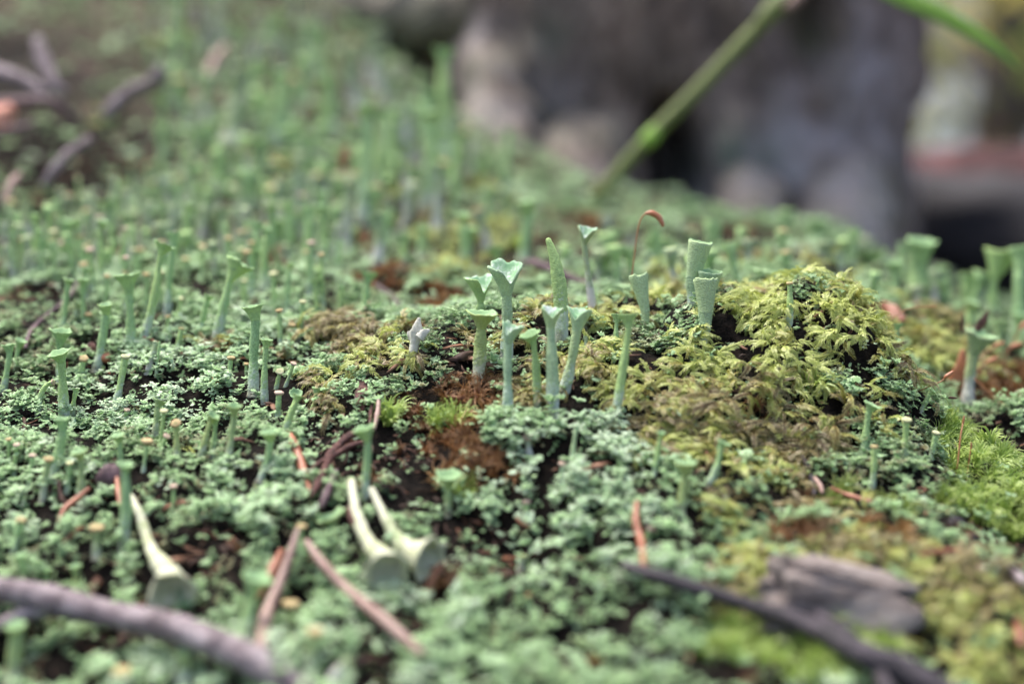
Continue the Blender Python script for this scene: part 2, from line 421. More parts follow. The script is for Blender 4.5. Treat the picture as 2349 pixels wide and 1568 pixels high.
refl_sheet = mesh_obj('sky_reflector_sheet', [(-8000, 560, -66), (8000, 560, -66), (8000, 8500, -66), (-8000, 8500, -66)], [(0, 1, 2, 3)], mw)  # added sheet, mirrors bright sky into the gaps between the trees
refl_sheet['kind'] = 'structure'

# ------------------------------------------------------------------ where each kind of cover grows
BL = {
 'M': [(1560,1010,110,1.2),(1700,1060,110,1.1),(1850,1010,100,1.1),(1960,960,60,1),(1820,1140,70,.8),(1480,960,70,1),(2050,780,60,1.1),(1500,880,95,1.2),(1650,850,110,1.2),(1750,790,120,1.2),(1900,720,110,1),(1950,790,100,1),(1800,920,110,1),(1700,1000,90,1),(1600,950,80,1),
       (1380,880,90,1.2),(1270,850,60,1),(1330,930,70,1.2),(1200,900,60,.9),(1160,800,60,.9),(1250,765,60,1),(1380,740,70,1.1),(1450,700,60,1),(1550,700,60,.8),
       (1720,690,80,1.2),(850,790,85,1),(760,760,60,.8),(900,830,60,.9),(720,900,50,.8),(740,950,45,.8),(1760,1090,90,.9),(1650,1180,60,.7),(2080,860,60,1),
       (2100,960,50,.8),(1900,1200,90,.9),(1990,1290,110,1.1),(2150,1330,100,1.2),(2250,1400,130,1.2),(2330,1520,110,1),(1720,1320,60,.8),(2100,1420,80,.9),
       (2100,800,70,1),(2200,850,80,1),(2150,740,80,.9),(1700,620,70,1),(1500,660,60,.6),(1080,560,120,.9),(950,480,100,.9),(1080,640,80,.8),(650,400,55,1),
       (490,800,35,.7),(1900,620,80,.7),(1850,1050,50,.8),(1680,1400,50,.8),(400,100,60,.5),(230,260,50,.6),(620,840,45,.6),(1100,440,80,.8)],
 'D': [(2220,1170,75,1.3),(2300,1120,100,1.4),(2150,1010,40,1.1),(2290,1060,110,1.4),(2340,1200,90,1.3),(2190,1040,60,1.2),(2230,1110,60,1.2),(1830,900,38,1.1),(2200,1010,40,1),(1800,1500,140,1.2),(1950,1480,80,1),(1080,1130,25,1),
       (1180,560,60,.7),(920,960,40,.9),(1900,1160,40,.9),(1650,1190,25,1),(1010,970,45,1.0),(2030,1180,40,.8),(1980,880,35,.9)],
  'X': [(620,620,60,.6),(880,650,60,.7),(1010,700,60,.8),(1150,640,70,.8),(760,480,50,.6),(1230,560,60,.8),(1350,520,60,.6),(300,600,40,.6),(820,560,60,.7),(1700,560,60,.6),(1950,700,30,.7),(1060,1030,70,1.5),(1110,1070,55,1.5),(950,960,45,1.2),(1120,930,60,1.4),(1060,900,50,1.2),(2310,880,90,2.6),(2230,865,60,2.2),(2200,890,40,2),(1880,1180,70,1.2),(1830,1230,40,1),
       (1960,900,18,1.4),(1730,960,60,.9),(2020,1230,70,1.0),(1640,1010,50,1.0),(2250,1330,50,.9),(650,460,25,1),(470,250,30,.8)],
 'S': [(1900,1365,55,1.6),(1400,600,70,.8),(1720,560,80,.8),(1560,560,70,.8),(1900,560,60,.8),(300,330,50,1),(40,520,50,.9),(1090,1290,85,1.9),(1200,1270,50,1.6),(900,1080,60,1.6),(2230,1240,80,2.2),(2290,1320,60,1.8),(90,350,170,2.4),(60,200,120,2.2),(200,400,110,2.0),(20,130,90,1.8),(780,1060,60,1.5),(60,690,50,1.3),
       (30,610,40,1.2),(1040,850,60,1.0),(1870,730,30,1.4),(1000,1180,30,1),(480,1270,60,1.3),(1750,1560,60,1.2),(1330,1540,50,1.3),(300,1450,80,1.1),(900,1480,60,1.2),(1950,1400,90,1.5),
       (1570,760,25,1.0),(1990,930,22,1.2),(1870,1150,40,1.4),(430,1180,30,1.3),(240,870,25,1),(130,940,30,1.2),(1500,590,80,.5),(1200,500,60,.7),(900,420,50,.8)],
 'L': [(1540,790,75,1.7),(1570,740,50,1.5),(1930,860,62,2.4),(2010,960,70,2.2),(2050,1080,90,2.2),(2090,1020,70,2.0),(1870,690,40,2.0),(1500,930,30,1.6),(1620,900,28,1.6),(1700,1080,40,1.3),(1000,860,50,1.3),(1160,980,70,1.2),(1350,1050,150,1.2),
       (1500,1150,150,1.1),(1500,930,22,1.3),(1450,1300,170,1),(1650,935,35,1.2),(1850,1110,35,1.4),(980,800,35,1.2),(1250,1420,170,.8),(600,850,60,.8),(1640,1090,60,.9),(1620,1240,70,1),(2250,960,50,.9)],
}
BW = {}
for k, L in BL.items():
    pts = []
    for (px, py, r, w) in L:
        g = G(px, py)
        pts.append((*g, r * depth_of(g) / FPX, w))
    BW[k] = np.array(pts)

idx = np.arange(nx * ny).reshape(ny, nx)
F = np.stack([idx[:-1, :-1], idx[:-1, 1:], idx[1:, 1:], idx[1:, :-1]], -1).reshape(-1, 4)
me = bpy.data.meshes.new('ground')
V = np.stack([GX, GY, GZ], -1).reshape(-1, 3)
me.vertices.add(len(V)); me.vertices.foreach_set('co', V.ravel())
me.loops.add(F.size); me.loops.foreach_set('vertex_index', F.ravel().astype(np.int32))
me.polygons.add(len(F)); me.polygons.foreach_set('loop_start', np.arange(0, F.size, 4, dtype=np.int32))
me.polygons.foreach_set('use_smooth', np.ones(len(F), bool))
me.update(calc_edges=True)
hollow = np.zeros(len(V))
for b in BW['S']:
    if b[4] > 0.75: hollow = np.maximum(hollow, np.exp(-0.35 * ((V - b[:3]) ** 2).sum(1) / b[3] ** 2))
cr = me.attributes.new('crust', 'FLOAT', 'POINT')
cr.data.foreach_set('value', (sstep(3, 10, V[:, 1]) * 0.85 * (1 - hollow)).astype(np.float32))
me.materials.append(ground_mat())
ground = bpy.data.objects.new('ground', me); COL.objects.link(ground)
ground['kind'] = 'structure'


def cover_scores(P):
    x, y = P[:, 0], P[:, 1]
    out = {}
    for n, (k, B) in enumerate(BW.items()):
        s = np.zeros(len(P))
        for b in B:
            d2 = ((P - b[:3]) ** 2).sum(1) / (b[3] ** 2)
            s = np.maximum(s, b[4] * np.exp(-0.7 * d2))
        out[k] = s + fbm(x * 1.6, y * 1.6, 40 + n * 7, 3) * 0.42
    out['M'] += 0.05; out['X'] += 0.05
    out['L'] = np.maximum(out['L'], 0.34 + fbm(x * 2.3, y * 2.3, 77, 2) * 0.1)
    return out

def surf_normals(x, y, e=0.12):
    dzx = (H(x + e, y) - H(x - e, y)) / (2 * e); dzy = (H(x, y + e) - H(x, y - e)) / (2 * e)
    n = np.stack([-dzx, -dzy, np.ones_like(dzx)], -1)
    return n / np.linalg.norm(n, axis=1, keepdims=True)

def candidates(density_fn, n_try, xr, yr):
    x = rng.uniform(*xr, n_try); y = rng.uniform(*yr, n_try)
    n = surf_normals(x, y)
    area = 1 / np.clip(n[:, 2], 0.25, 1)
    dens = density_fn(x, y) * area                    # per square centimetre
    p = dens * (xr[1] - xr[0]) * (yr[1] - yr[0]) / n_try
    keep = rng.random(n_try) < p
    # only the wedge the lens sees and a margin round it
    dd = (y - CAM[1])
    keep &= np.abs(x) < dd * 0.42 + 2.5
    x, y, n = x[keep], y[keep], n[keep]
    return np.stack([x, y, H(x, y)], -1), n

def euler_from_frames(X, Y, Z):
    # columns X, Y, Z -> XYZ euler
    ry = np.arcsin(np.clip(-X[:, 2], -1, 1))
    rx = np.arctan2(Y[:, 2], Z[:, 2])
    rz = np.arctan2(X[:, 1], X[:, 0])
    return np.stack([rx, ry, rz], -1)

def orient(n, up_mix, tilt, down_bias=0.0):
    m = len(n)
    z = n * (1 - up_mix) + np.array([0, 0, 1.0]) * up_mix + rng.normal(0, tilt, (m, 3))
    z /= np.linalg.norm(z, axis=1, keepdims=True)
    a = rng.uniform(0, 2 * np.pi, m)
    y = np.stack([np.cos(a), np.sin(a), np.zeros(m)], -1) + down_bias * np.stack([n[:, 0], n[:, 1], np.zeros(m)], -1)
    y -= z * (y * z).sum(1, keepdims=True)
    y /= np.linalg.norm(y, axis=1, keepdims=True) + 1e-9
    x = np.cross(y, z)
    return euler_from_frames(x, y, z)

def scatter(name, templates, pts, rots, scl, tint):
    me = bpy.data.meshes.new(name)
    me.vertices.add(len(pts)); me.vertices.foreach_set('co', np.asarray(pts, np.float32).ravel())
    for k, typ, v in (('rot', 'FLOAT_VECTOR', rots), ('scl', 'FLOAT', scl), ('tint', 'FLOAT', tint), ('pick', 'INT', rng.integers(0, len(templates), len(pts)))):
        a = me.attributes.new(k, typ, 'POINT')
        if typ == 'FLOAT_VECTOR': a.data.foreach_set('vector', np.asarray(v, np.float32).ravel())
        elif typ == 'INT': a.data.foreach_set('value', np.asarray(v, np.int32))
        else: a.data.foreach_set('value', np.asarray(v, np.float32))
    o = bpy.data.objects.new(name, me); COL.objects.link(o)
    ng = bpy.data.node_groups.new(name + '_nodes', 'GeometryNodeTree')
    ng.interface.new_socket('Geometry', in_out='INPUT', socket_type='NodeSocketGeometry')
    ng.interface.new_socket('Geometry', in_out='OUTPUT', socket_type='NodeSocketGeometry')
    gi = ng.nodes.new('NodeGroupInput'); go = ng.nodes.new('NodeGroupOutput')
    jn = ng.nodes.new('GeometryNodeJoinGeometry')
    for t in templates:
        oi = ng.nodes.new('GeometryNodeObjectInfo'); oi.inputs['Object'].default_value = t
        g2 = ng.nodes.new('GeometryNodeGeometryToInstance')
        ng.links.new(oi.outputs['Geometry'], g2.inputs[0]); ng.links.new(g2.outputs[0], jn.inputs[0])
    ip = ng.nodes.new('GeometryNodeInstanceOnPoints')
    ip.inputs['Pick Instance'].default_value = True
    def na(nm, dt):
        n = ng.nodes.new('GeometryNodeInputNamedAttribute'); n.data_type = dt; n.inputs['Name'].default_value = nm
        return n.outputs['Attribute']
    ng.links.new(gi.outputs[0], ip.inputs['Points']); ng.links.new(jn.outputs[0], ip.inputs['Instance'])
    ng.links.new(na('pick', 'INT'), ip.inputs['Instance Index'])
    ng.links.new(na('rot', 'FLOAT_VECTOR'), ip.inputs['Rotation'])
    ng.links.new(na('scl', 'FLOAT'), ip.inputs['Scale'])
    ng.links.new(ip.outputs[0], go.inputs[0])
    md = o.modifiers.new('scatter', 'NODES'); md.node_group = ng
    o['kind'] = 'stuff'
    return o

def template(name, V, F, mat, edge):
    me = bpy.data.meshes.new(name)
    me.from_pydata([tuple(v) for v in V], [], F)
    me.polygons.foreach_set('use_smooth', [True] * len(F))
    a = me.attributes.new('edge', 'FLOAT', 'POINT'); a.data.foreach_set('value', np.asarray(edge, np.float32))
    me.materials.append(mat); me.update()
    return bpy.data.objects.new(name, me)          # source for instancing, never linked to the scene

def frame_of(d, up=(0, 0, 1)):
    d = np.asarray(d, float); d = d / (np.linalg.norm(d) + 1e-9)
    u = np.asarray(up, float)
    if abs(d @ u) > 0.95: u = np.array([0, 1.0, 0])
    x = np.cross(d, u); x /= np.linalg.norm(x); y = np.cross(x, d)
    return x, y, d

# --- squamules: little frilled lobes, a few to a clump
def squamule_geo(s, r):
    nphi, V, F, E = 15, [], [], []
    lobes = r.choice([3, 4, 5])
    width = r.uniform(1.9, 2.7)
    cup = r.uniform(-0.1, 0.35); droop = r.uniform(-0.15, 0.2)
    ph = r.uniform(0, 6.28)
    for ring, rr in enumerate((0.08, 0.45, 0.78, 1.0)):
        for i in range(nphi):
            a = (i / (nphi - 1) - 0.5) * width
            k = 1 + (0.22 * math.cos(a * lobes * 2.2 + ph) + 0.12 * math.sin(a * 11 + ph * 2)) * rr
            rad = rr * k * s
            x = rad * math.sin(a); y = rad * math.cos(a) - 0.05 * s
            z = s * (0.12 * rr + cup * (abs(math.sin(a)) ** 2) * rr * rr - droop * rr ** 3 + 0.10 * rr * math.sin(a * lobes * 2.2 + ph * 3) + 0.1)
            V.append((x, y, z)); E.append(max(0.0, (rr - 0.55) / 0.45) ** 1.5 * r.uniform(0.5, 1.1))
    for ring in range(3):
        for i in range(nphi - 1):
            a = ring * nphi + i
            F.append((a, a + 1, a + nphi + 1, a + nphi))
    # a rolled-under lip gives the margin thickness
    base = 3 * nphi
    for i in range(nphi):
        x, y, z = V[base + i]
        V.append((x * 0.96, y * 0.96, z - 0.075 * s)); E.append(0.25)
    for i in range(nphi - 1):
        a = base + i; F.append((a, a + 1, len(V) - nphi + i + 1, len(V) - nphi + i))
    return np.array(V), F, E

def squamule_clump(k, r, nmin=3, nmax=6):
    V, F, E = [], [], []
    for j in range(r.randint(nmin, nmax)):
        v, f, e = squamule_geo(r.uniform(0.55, 1.0), r)
        a = r.uniform(0, 6.28); tilt = r.uniform(-0.25, 0.45); roll = r.uniform(-0.3, 0.3)
        M = Matrix.Rotation(a, 3, 'Z') @ Matrix.Rotation(tilt, 3, 'X') @ Matrix.Rotation(roll, 3, 'Y')
        v = v @ np.array(M).T + np.array([r.uniform(-1.15, 1.15), r.uniform(-1.15, 1.15), r.uniform(0, 1.1)])
        o = len(V)
        V += v.tolist(); E += e; F += [tuple(q + o for q in ff) for ff in f]
    return template('squamule_clump', V, F, M_squam, E)
rr_ = random.Random(5)
T_squam = [squamule_clump(k, rr_) for k in range(9)]

# --- feather moss: arched shoots with two ranks of overlapping curved leaves
def frond(r):
    V, F, E = [], [], []
    L = 1.0; npair = r.randint(15, 19)
    bend = r.uniform(0.3, 1.1); side = r.uniform(-0.5, 0.5)
    def spine(t):
        return np.array([side * t * t * 0.5, L * t, 0.25 * math.sin(t * 2.2) - bend * 0.45 * t * t + 0.1])
    for i in range(npair * 2):
        t = (i / 2 + r.uniform(-.2, .2)) / npair; t = min(max(t, 0), 1)
        p = spine(t); d = spine(min(1, t + .05)) - spine(max(0, t - .05)); x, u, d = frame_of(d)
        sgn = 1 if i % 2 else -1
        ll = 0.19 * (1 - 0.5 * t) * r.uniform(0.8, 1.25)
        ang = r.uniform(0.55, 1.0)
        dirv = d * math.cos(ang) + x * sgn * math.sin(ang) + u * r.uniform(-.1, .45)
        wv = np.cross(dirv, u); wv /= np.linalg.norm(wv) + 1e-9
        o = len(V)
        curl = r.uniform(0.2, 0.7)
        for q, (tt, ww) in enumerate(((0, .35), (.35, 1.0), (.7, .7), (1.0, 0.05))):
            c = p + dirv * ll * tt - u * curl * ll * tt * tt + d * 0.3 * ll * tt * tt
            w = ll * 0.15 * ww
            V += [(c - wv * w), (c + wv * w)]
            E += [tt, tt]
        for q in range(3):
            a = o + q * 2; F.append((a, a + 1, a + 3, a + 2))
    # short side branches share the same look
    return V, F, E
def frond_template(r):
    V, F, E = [], [], []
    for j in range(r.randint(2, 3)):
        v, f, e = frond(r)
        M = Matrix.Rotation(r.uniform(-1.3, 1.3) if j else 0, 3, 'Z') @ Matrix.Rotation(r.uniform(-0.3, 0.5), 3, 'X') @ Matrix.Rotation(r.uniform(-.6, .6), 3, 'Y')
        sc = 1 if j == 0 else r.uniform(.5, .8)
        v = np.array(v) * sc @ np.array(M).T + np.array([r.uniform(-.1, .1), r.uniform(0, .3) if j else 0, r.uniform(0, .1)])
        o = len(V); V += v.tolist(); E += e; F += [tuple(q + o for q in ff) for ff in f]
    return template('moss_shoot', V, F, M_moss, E)
T_moss = [frond_template(rr_) for k in range(8)]

# --- hair moss tufts: curved thread-like leaves
def tuft(r, mat, n=34, curl=1.0):
    V, F, E = [], [], []
    for j in range(n):
        a = r.uniform(0, 6.28); lean = r.uniform(0.15, 0.9); L = r.uniform(0.6, 1.0)
        h = np.array([math.cos(a), math.sin(a), 0.0])
        p0 = h * r.uniform(0, 0.18) + np.array([0, 0, -0.1])
        tw = r.uniform(-1, 1) * curl
        sidev = np.array([-h[1], h[0], 0])
        o = len(V)
        ns = 5
        for q in range(ns + 1):
            t = q / ns
            c = p0 + np.array([0, 0, 1.0]) * L * (math.sin(t * 1.5) * 0.8 * (1 - 0.35 * lean * t * t)) + h * L * lean * (t ** 1.6) * 0.8 + sidev * tw * 0.3 * t * t * L
            w = 0.026 * (1 - t) ** 0.6 + 0.003
            V += [(c - sidev * w).tolist(), (c + sidev * w + np.array([0, 0, w])).tolist()]
            E += [t, t]
        for q in range(ns):
            k = o + q * 2; F.append((k, k + 1, k + 3, k + 2))
    return template('moss_tuft', V, F, mat, E)
T_hair = [tuft(rr_, M_hair) for k in range(6)]
T_rust = [tuft(rr_, M_rust, 36, 2.2) for k in range(5)]

# --- crumbs of dead plant matter
def crumb(r):
    V, F, E = [], [], []
    kind = r.random()
    L = r.uniform(0.5, 1.2); w = r.uniform(0.04, 0.13) if kind < .8 else r.uniform(.15, .25)
    pts = []
    for i in range(5):
        t = i / 4
        ww = w * (0.35 + 0.8 * math.sin(t * 2.6 + 0.25)) * r.uniform(.6, 1.3)
        c = np.array([0.12 * math.sin(t * 4 + L * 9), (t - .5) * L, 0.1 + 0.1 * math.sin(t * 3)])
        for q in range(5):
            a = q / 5 * 6.283
            V.append((c + np.array([math.cos(a) * ww * r.uniform(.7, 1.3), r.uniform(-.1, .1), math.sin(a) * ww * 0.4])).tolist()); E.append(t)
    for i in range(4):
        for q in range(5):
            a = i * 5 + q; b = i * 5 + (q + 1) % 5
            F.append((a, b, b + 5, a + 5))
    F.append((4, 3, 2, 1, 0)); F.append((20, 21, 22, 23, 24))
    return template('crumb', V, F, M_litter, E)
T_litter = [crumb(rr_) for k in range(8)]

def tint_noise(P, seed, spread=0.16):
    return np.clip(0.5 + fbm(P[:, 0] * 0.8, P[:, 1] * 0.8, seed, 3) * 0.75 + rng.normal(0, spread, len(P)), 0, 1)

def near_far(a, b, c):
    return lambda x, y: np.where(y < 6, a, np.where(y < 16, b, c))

P, n = candidates(near_far(230, 60, 17), 1300000, (-26, 26), (-9, 40))
sc = cover_scores(P)
keys = list(sc); A = np.stack([sc[k] for k in keys]); best = np.array(keys)[A.argmax(0)]
gap = fbm(P[:, 0] * 2.6, P[:, 1] * 2.6, 99, 3)
fine = fbm(P[:, 0] * 4.2, P[:, 1] * 4.2, 123, 3)
isL = (best == 'L') & (gap > -0.22 + 0.22 * sstep(6, 16, P[:, 1])) & (fine > -0.02)
# stray lobes also grow in the other covers
stray = (best != 'L') & (rng.random(len(P)) < np.where(best == 'S', 0.05, np.where(best == 'M', 0.06, 0.03)))
m = isL | stray
Pl, nl = P[m], n[m]
far = sstep(5, 18, Pl[:, 1])
near = 1 - sstep(-6, 0, Pl[:, 1])
scl = (0.053 + 0.045 * far) * np.exp(rng.normal(0, 0.28, len(Pl)))
clump = fbm(Pl[:, 0] * 2.2, Pl[:, 1] * 2.2, 55, 2)
fl_ = fbm(Pl[:, 0] * 4.2, Pl[:, 1] * 4.2, 123, 3)
Pl2 = Pl + nl * (0.02 + 0.10 * np.clip(clump + .3, 0, 1) + 0.22 * np.clip(fl_ + .06, 0, .6))[:, None]
tl = tint_noise(Pl, 61, 0.19) + 0.05
sq = scatter('squamule_lichen_mat', T_squam, Pl2, orient(nl, 0.72, 0.16, 0.4), scl, np.clip(tl, 0, 1))
tag(sq, 'mat of pale green frilled lichen lobes covering the dark humus', 'lichen mat', kind='stuff')
print('squamule clumps', len(Pl))

P, n = candidates(near_far(150, 30, 0.01), 520000, (-15, 15), (-8, 16))
sc = cover_scores(P); A = np.stack([sc[k] for k in keys]); best = np.array(keys)[A.argmax(0)]
gapy = fbm(P[:, 0] * 2.6, P[:, 1] * 2.6, 99, 3)
m = ((best == 'L') & (gapy > -0.30) & (rng.random(len(P)) < 0.4)) | ((best == 'S') & (rng.random(len(P)) < 0.10)) | (rng.random(len(P)) < 0.05)
cr_ = scatter('young_lichen_lobes', T_squam, P[m] + n[m] * 0.01, orient(n[m], 0.3, 0.3, 0.4), 0.036 * np.exp(rng.normal(0, 0.3, m.sum())), np.clip(tint_noise(P[m], 71, 0.2) - .1, 0, 1))
tag(cr_, 'tiny young lichen lobes peppering the humus between the larger ones', 'lichen', kind='stuff')
P, n = candidates(near_far(160, 30, 8), 800000, (-24, 26), (-9, 34))
sc = cover_scores(P); A = np.stack([sc[k] for k in keys]); best = np.array(keys)[A.argmax(0)]
mg = fbm(P[:, 0] * 2.7, P[:, 1] * 2.7, 140, 3)
m = ((best == 'M') | ((sc['M'] > 0.35) & (rng.random(len(P)) < 0.3))) & (mg > -0.09)
Pm, nm = P[m], n[m]
scl = (0.265 + 0.22 * sstep(5, 20, Pm[:, 1])) * np.exp(rng.normal(0, 0.22, len(Pm)))
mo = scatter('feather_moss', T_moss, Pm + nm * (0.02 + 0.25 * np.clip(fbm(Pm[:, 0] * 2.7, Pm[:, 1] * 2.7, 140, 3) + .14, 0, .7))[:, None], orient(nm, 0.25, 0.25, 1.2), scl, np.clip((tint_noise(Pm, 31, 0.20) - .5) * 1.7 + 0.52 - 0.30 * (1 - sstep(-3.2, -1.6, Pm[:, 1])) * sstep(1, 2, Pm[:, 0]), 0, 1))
tag(mo, 'yellow green feather moss draped over the hump', 'moss', kind='stuff')
print('moss', len(Pm))
P, n = candidates(near_far(45, 16, 6), 260000, (-24, 26), (-9, 34))
sc = cover_scores(P); A = np.stack([sc[k] for k in keys]); best = np.array(keys)[A.argmax(0)]
m = best == 'D'
ha = scatter('hair_moss', T_hair, P[m], orient(n[m], 0.3, 0.22), 0.36 * np.exp(rng.normal(0, 0.2, m.sum())), tint_noise(P[m], 35, 0.15) + .1)
tag(ha, 'bright green tufts of fine curved hair moss', 'moss', kind='stuff')
m = (best == 'X') | ((best == 'S') & (rng.random(len(P)) < 0.03))
ru = scatter('rust_moss', T_rust, P[m], orient(n[m], 0.2, 0.3), 0.24 * np.exp(rng.normal(0, 0.25, m.sum())), tint_noise(P[m], 36, 0.3))
tag(ru, 'rust brown curled dead moss between the greens', 'moss', kind='stuff')
m = ((best == 'S') & (rng.random(len(P)) < 1.0)) | (rng.random(len(P)) < 0.09)
li = scatter('plant_litter', T_litter, P[m] + n[m] * 0.03, orient(n[m], 0.0, 0.25), 0.13 * np.exp(rng.normal(0, 0.5, m.sum())), np.clip(tint_noise(P[m], 37, 0.28) - .2, 0, 1))
P, n = candidates(near_far(60, 2, 0.01), 200000, (-13, 13), (-8, 8))
sc = cover_scores(P); A = np.stack([sc[k] for k in keys]); best = np.array(keys)[A.argmax(0)]
m = (best == 'S') | (rng.random(len(P)) < 0.12)
fi = scatter('humus_fibres', T_litter, P[m] + n[m] * 0.02, orient(n[m], 0.0, 0.35), 0.065 * np.exp(rng.normal(0, 0.6, m.sum())), np.clip(rng.beta(1.3, 3, m.sum()), 0, 1))
tag(fi, 'fine dark grains and fibres on the humus surface', 'humus', kind='stuff')
tag(li, 'crumbs of dark bark and brown needle bits lying on bare humus', 'litter', kind='stuff')

# ------------------------------------------------------------------ cup lichens
def bez(p0, p1, p2, t):
    return (1 - t) ** 2 * p0 + 2 * (1 - t) * t * p1 + t * t * p2

def tube_mesh(pts, rad, seg=12, wob=0.0, r=None, cap=True):
    """rings along pts; returns verts, faces, t"""
    pts = np.asarray(pts, float); n = len(pts)
    V, F, T = [], [], []
    tang = np.gradient(pts, axis=0)
    x, y, d = frame_of(tang[0], (0.1, 1, 0.05))
    for i in range(n):
        d = tang[i] / (np.linalg.norm(tang[i]) + 1e-9)
        x = x - d * (x @ d); x /= np.linalg.norm(x); y = np.cross(d, x)
        for q in range(seg):
            a = q / seg * 2 * math.pi
            k = 1 + (wob * (r.random() - .5) * 2 if r else 0)
            V.append(pts[i] + (x * math.cos(a) + y * math.sin(a)) * rad[i] * k); T.append(i / (n - 1))
    for i in range(n - 1):
        for q in range(seg):
            a = i * seg + q; b = i * seg + (q + 1) % seg
            F.append((a, b, b + seg, a + seg))
    if cap:
        F.append(tuple(range(seg - 1, -1, -1))); F.append(tuple(range((n - 1) * seg, n * seg)))
    return V, F, T

STALK_MATS = {'g': M_stalk, 'b': M_stalk_blue, 'o': M_stalk_olive, 'p': M_stalk_pale, 'w': M_stalk_white}

def cup_mesh(base, axis, r0, Rr, h, r, seg=26, torn=0.0, inner=0.55, flare=2.0, lip=0.05):
    x, y, d = frame_of(axis, (0.1, 1, 0.05))
    ph = [r.uniform(0, 6.28) for _ in range(4)]
    # the tear opens on the side that faces the clearing
    tv = np.array([r.uniform(-.9, .9), -1.0, 0]); tear = math.atan2(tv @ y, tv @ x)
    V, F, T = [], [], []
    hs = []
    for q in range(seg):
        a = q / seg * 2 * math.pi
        k = 1 + lip * (math.sin(3 * a + ph[0]) + 0.7 * math.sin(5 * a + ph[1]) + .6 * math.sin(9 * a + ph[2])) + r.uniform(-.9, .9) * lip
        cut = torn * 2.0 * max(0, math.cos(a - tear)) ** 5 + torn * .15 * max(0, math.sin(2 * a + ph[0])) if torn else 0
        hs.append((k, min(0.8, cut)))
    prof_o = [0, .12, .28, .45, .62, .78, .9, 1.0]
    prof_i = [(1.0, 1.04), (0.92, 1.03), (0.8, 0.97), (0.55, 0.86), (0.25, 0.78)]
    rows = 0
    for s in prof_o:
        for q in range(seg):
            a = q / seg * 2 * math.pi
            k, cut = hs[q]
            se = s * (1 - cut)
            rad = (r0 + (Rr - r0) * (0.42 * se + 0.58 * se ** flare)) * (1 + (k - 1) * se * se)
            V.append(base + d * h * se * (1 + (k - 1) * .6) + (x * math.cos(a) + y * math.sin(a)) * rad); T.append(1.0)
        rows += 1
    for (fr, fh) in prof_i:
        for q in range(seg):
            a = q / seg * 2 * math.pi
            k, cut = hs[q]
            se = 1 - cut
            rim = (r0 + (Rr - r0) * (0.42 * se + 0.58 * se ** flare)) * (1 + (k - 1) * se * se)
            rad = rim * fr * 0.95
            hh = h * se * (1 + (k - 1) * .6) * (inner + (fh - inner) * 1.0 if fr > .7 else inner + (fh - .78) * 0.9)
            V.append(base + d * hh + (x * math.cos(a) + y * math.sin(a)) * rad); T.append(1.0)
        rows += 1
    for i in range(rows - 1):
        for q in range(seg):
            a = i * seg + q; b = i * seg + (q + 1) % seg
            F.append((a, b, b + seg, a + seg))
    F.append(tuple(range((rows - 1) * seg, rows * seg)))
    n_outer = (len(prof_o)) * seg
    return V, F, T, n_outer, seg

def knob_mesh(c, axis, Rr, r, seg=14):
    x, y, d = frame_of(axis, (0.1, 1, 0.05))
    V, F, T = [], [], []
    prof = [(0.55, -0.75), (0.85, -0.35), (1.0, 0.0), (0.96, 0.22), (0.72, 0.36), (0.4, 0.34)]
    w = [1 + r.uniform(-.12, .12) for _ in range(seg)]
    for (fr, fh) in prof:
        for q in range(seg):
            a = q / seg * 6.2832
            V.append(c + d * fh * Rr * 0.8 + (x * math.cos(a) + y * math.sin(a)) * Rr * fr * w[q]); T.append(1)
    for i in range(len(prof) - 1):
        for q in range(seg):
            a = i * seg + q; b = i * seg + (q + 1) % seg
            F.append((a, b, b + seg, a + seg))
    F.append(tuple(range((len(prof) - 1) * seg, len(prof) * seg)))
    return V, F, T

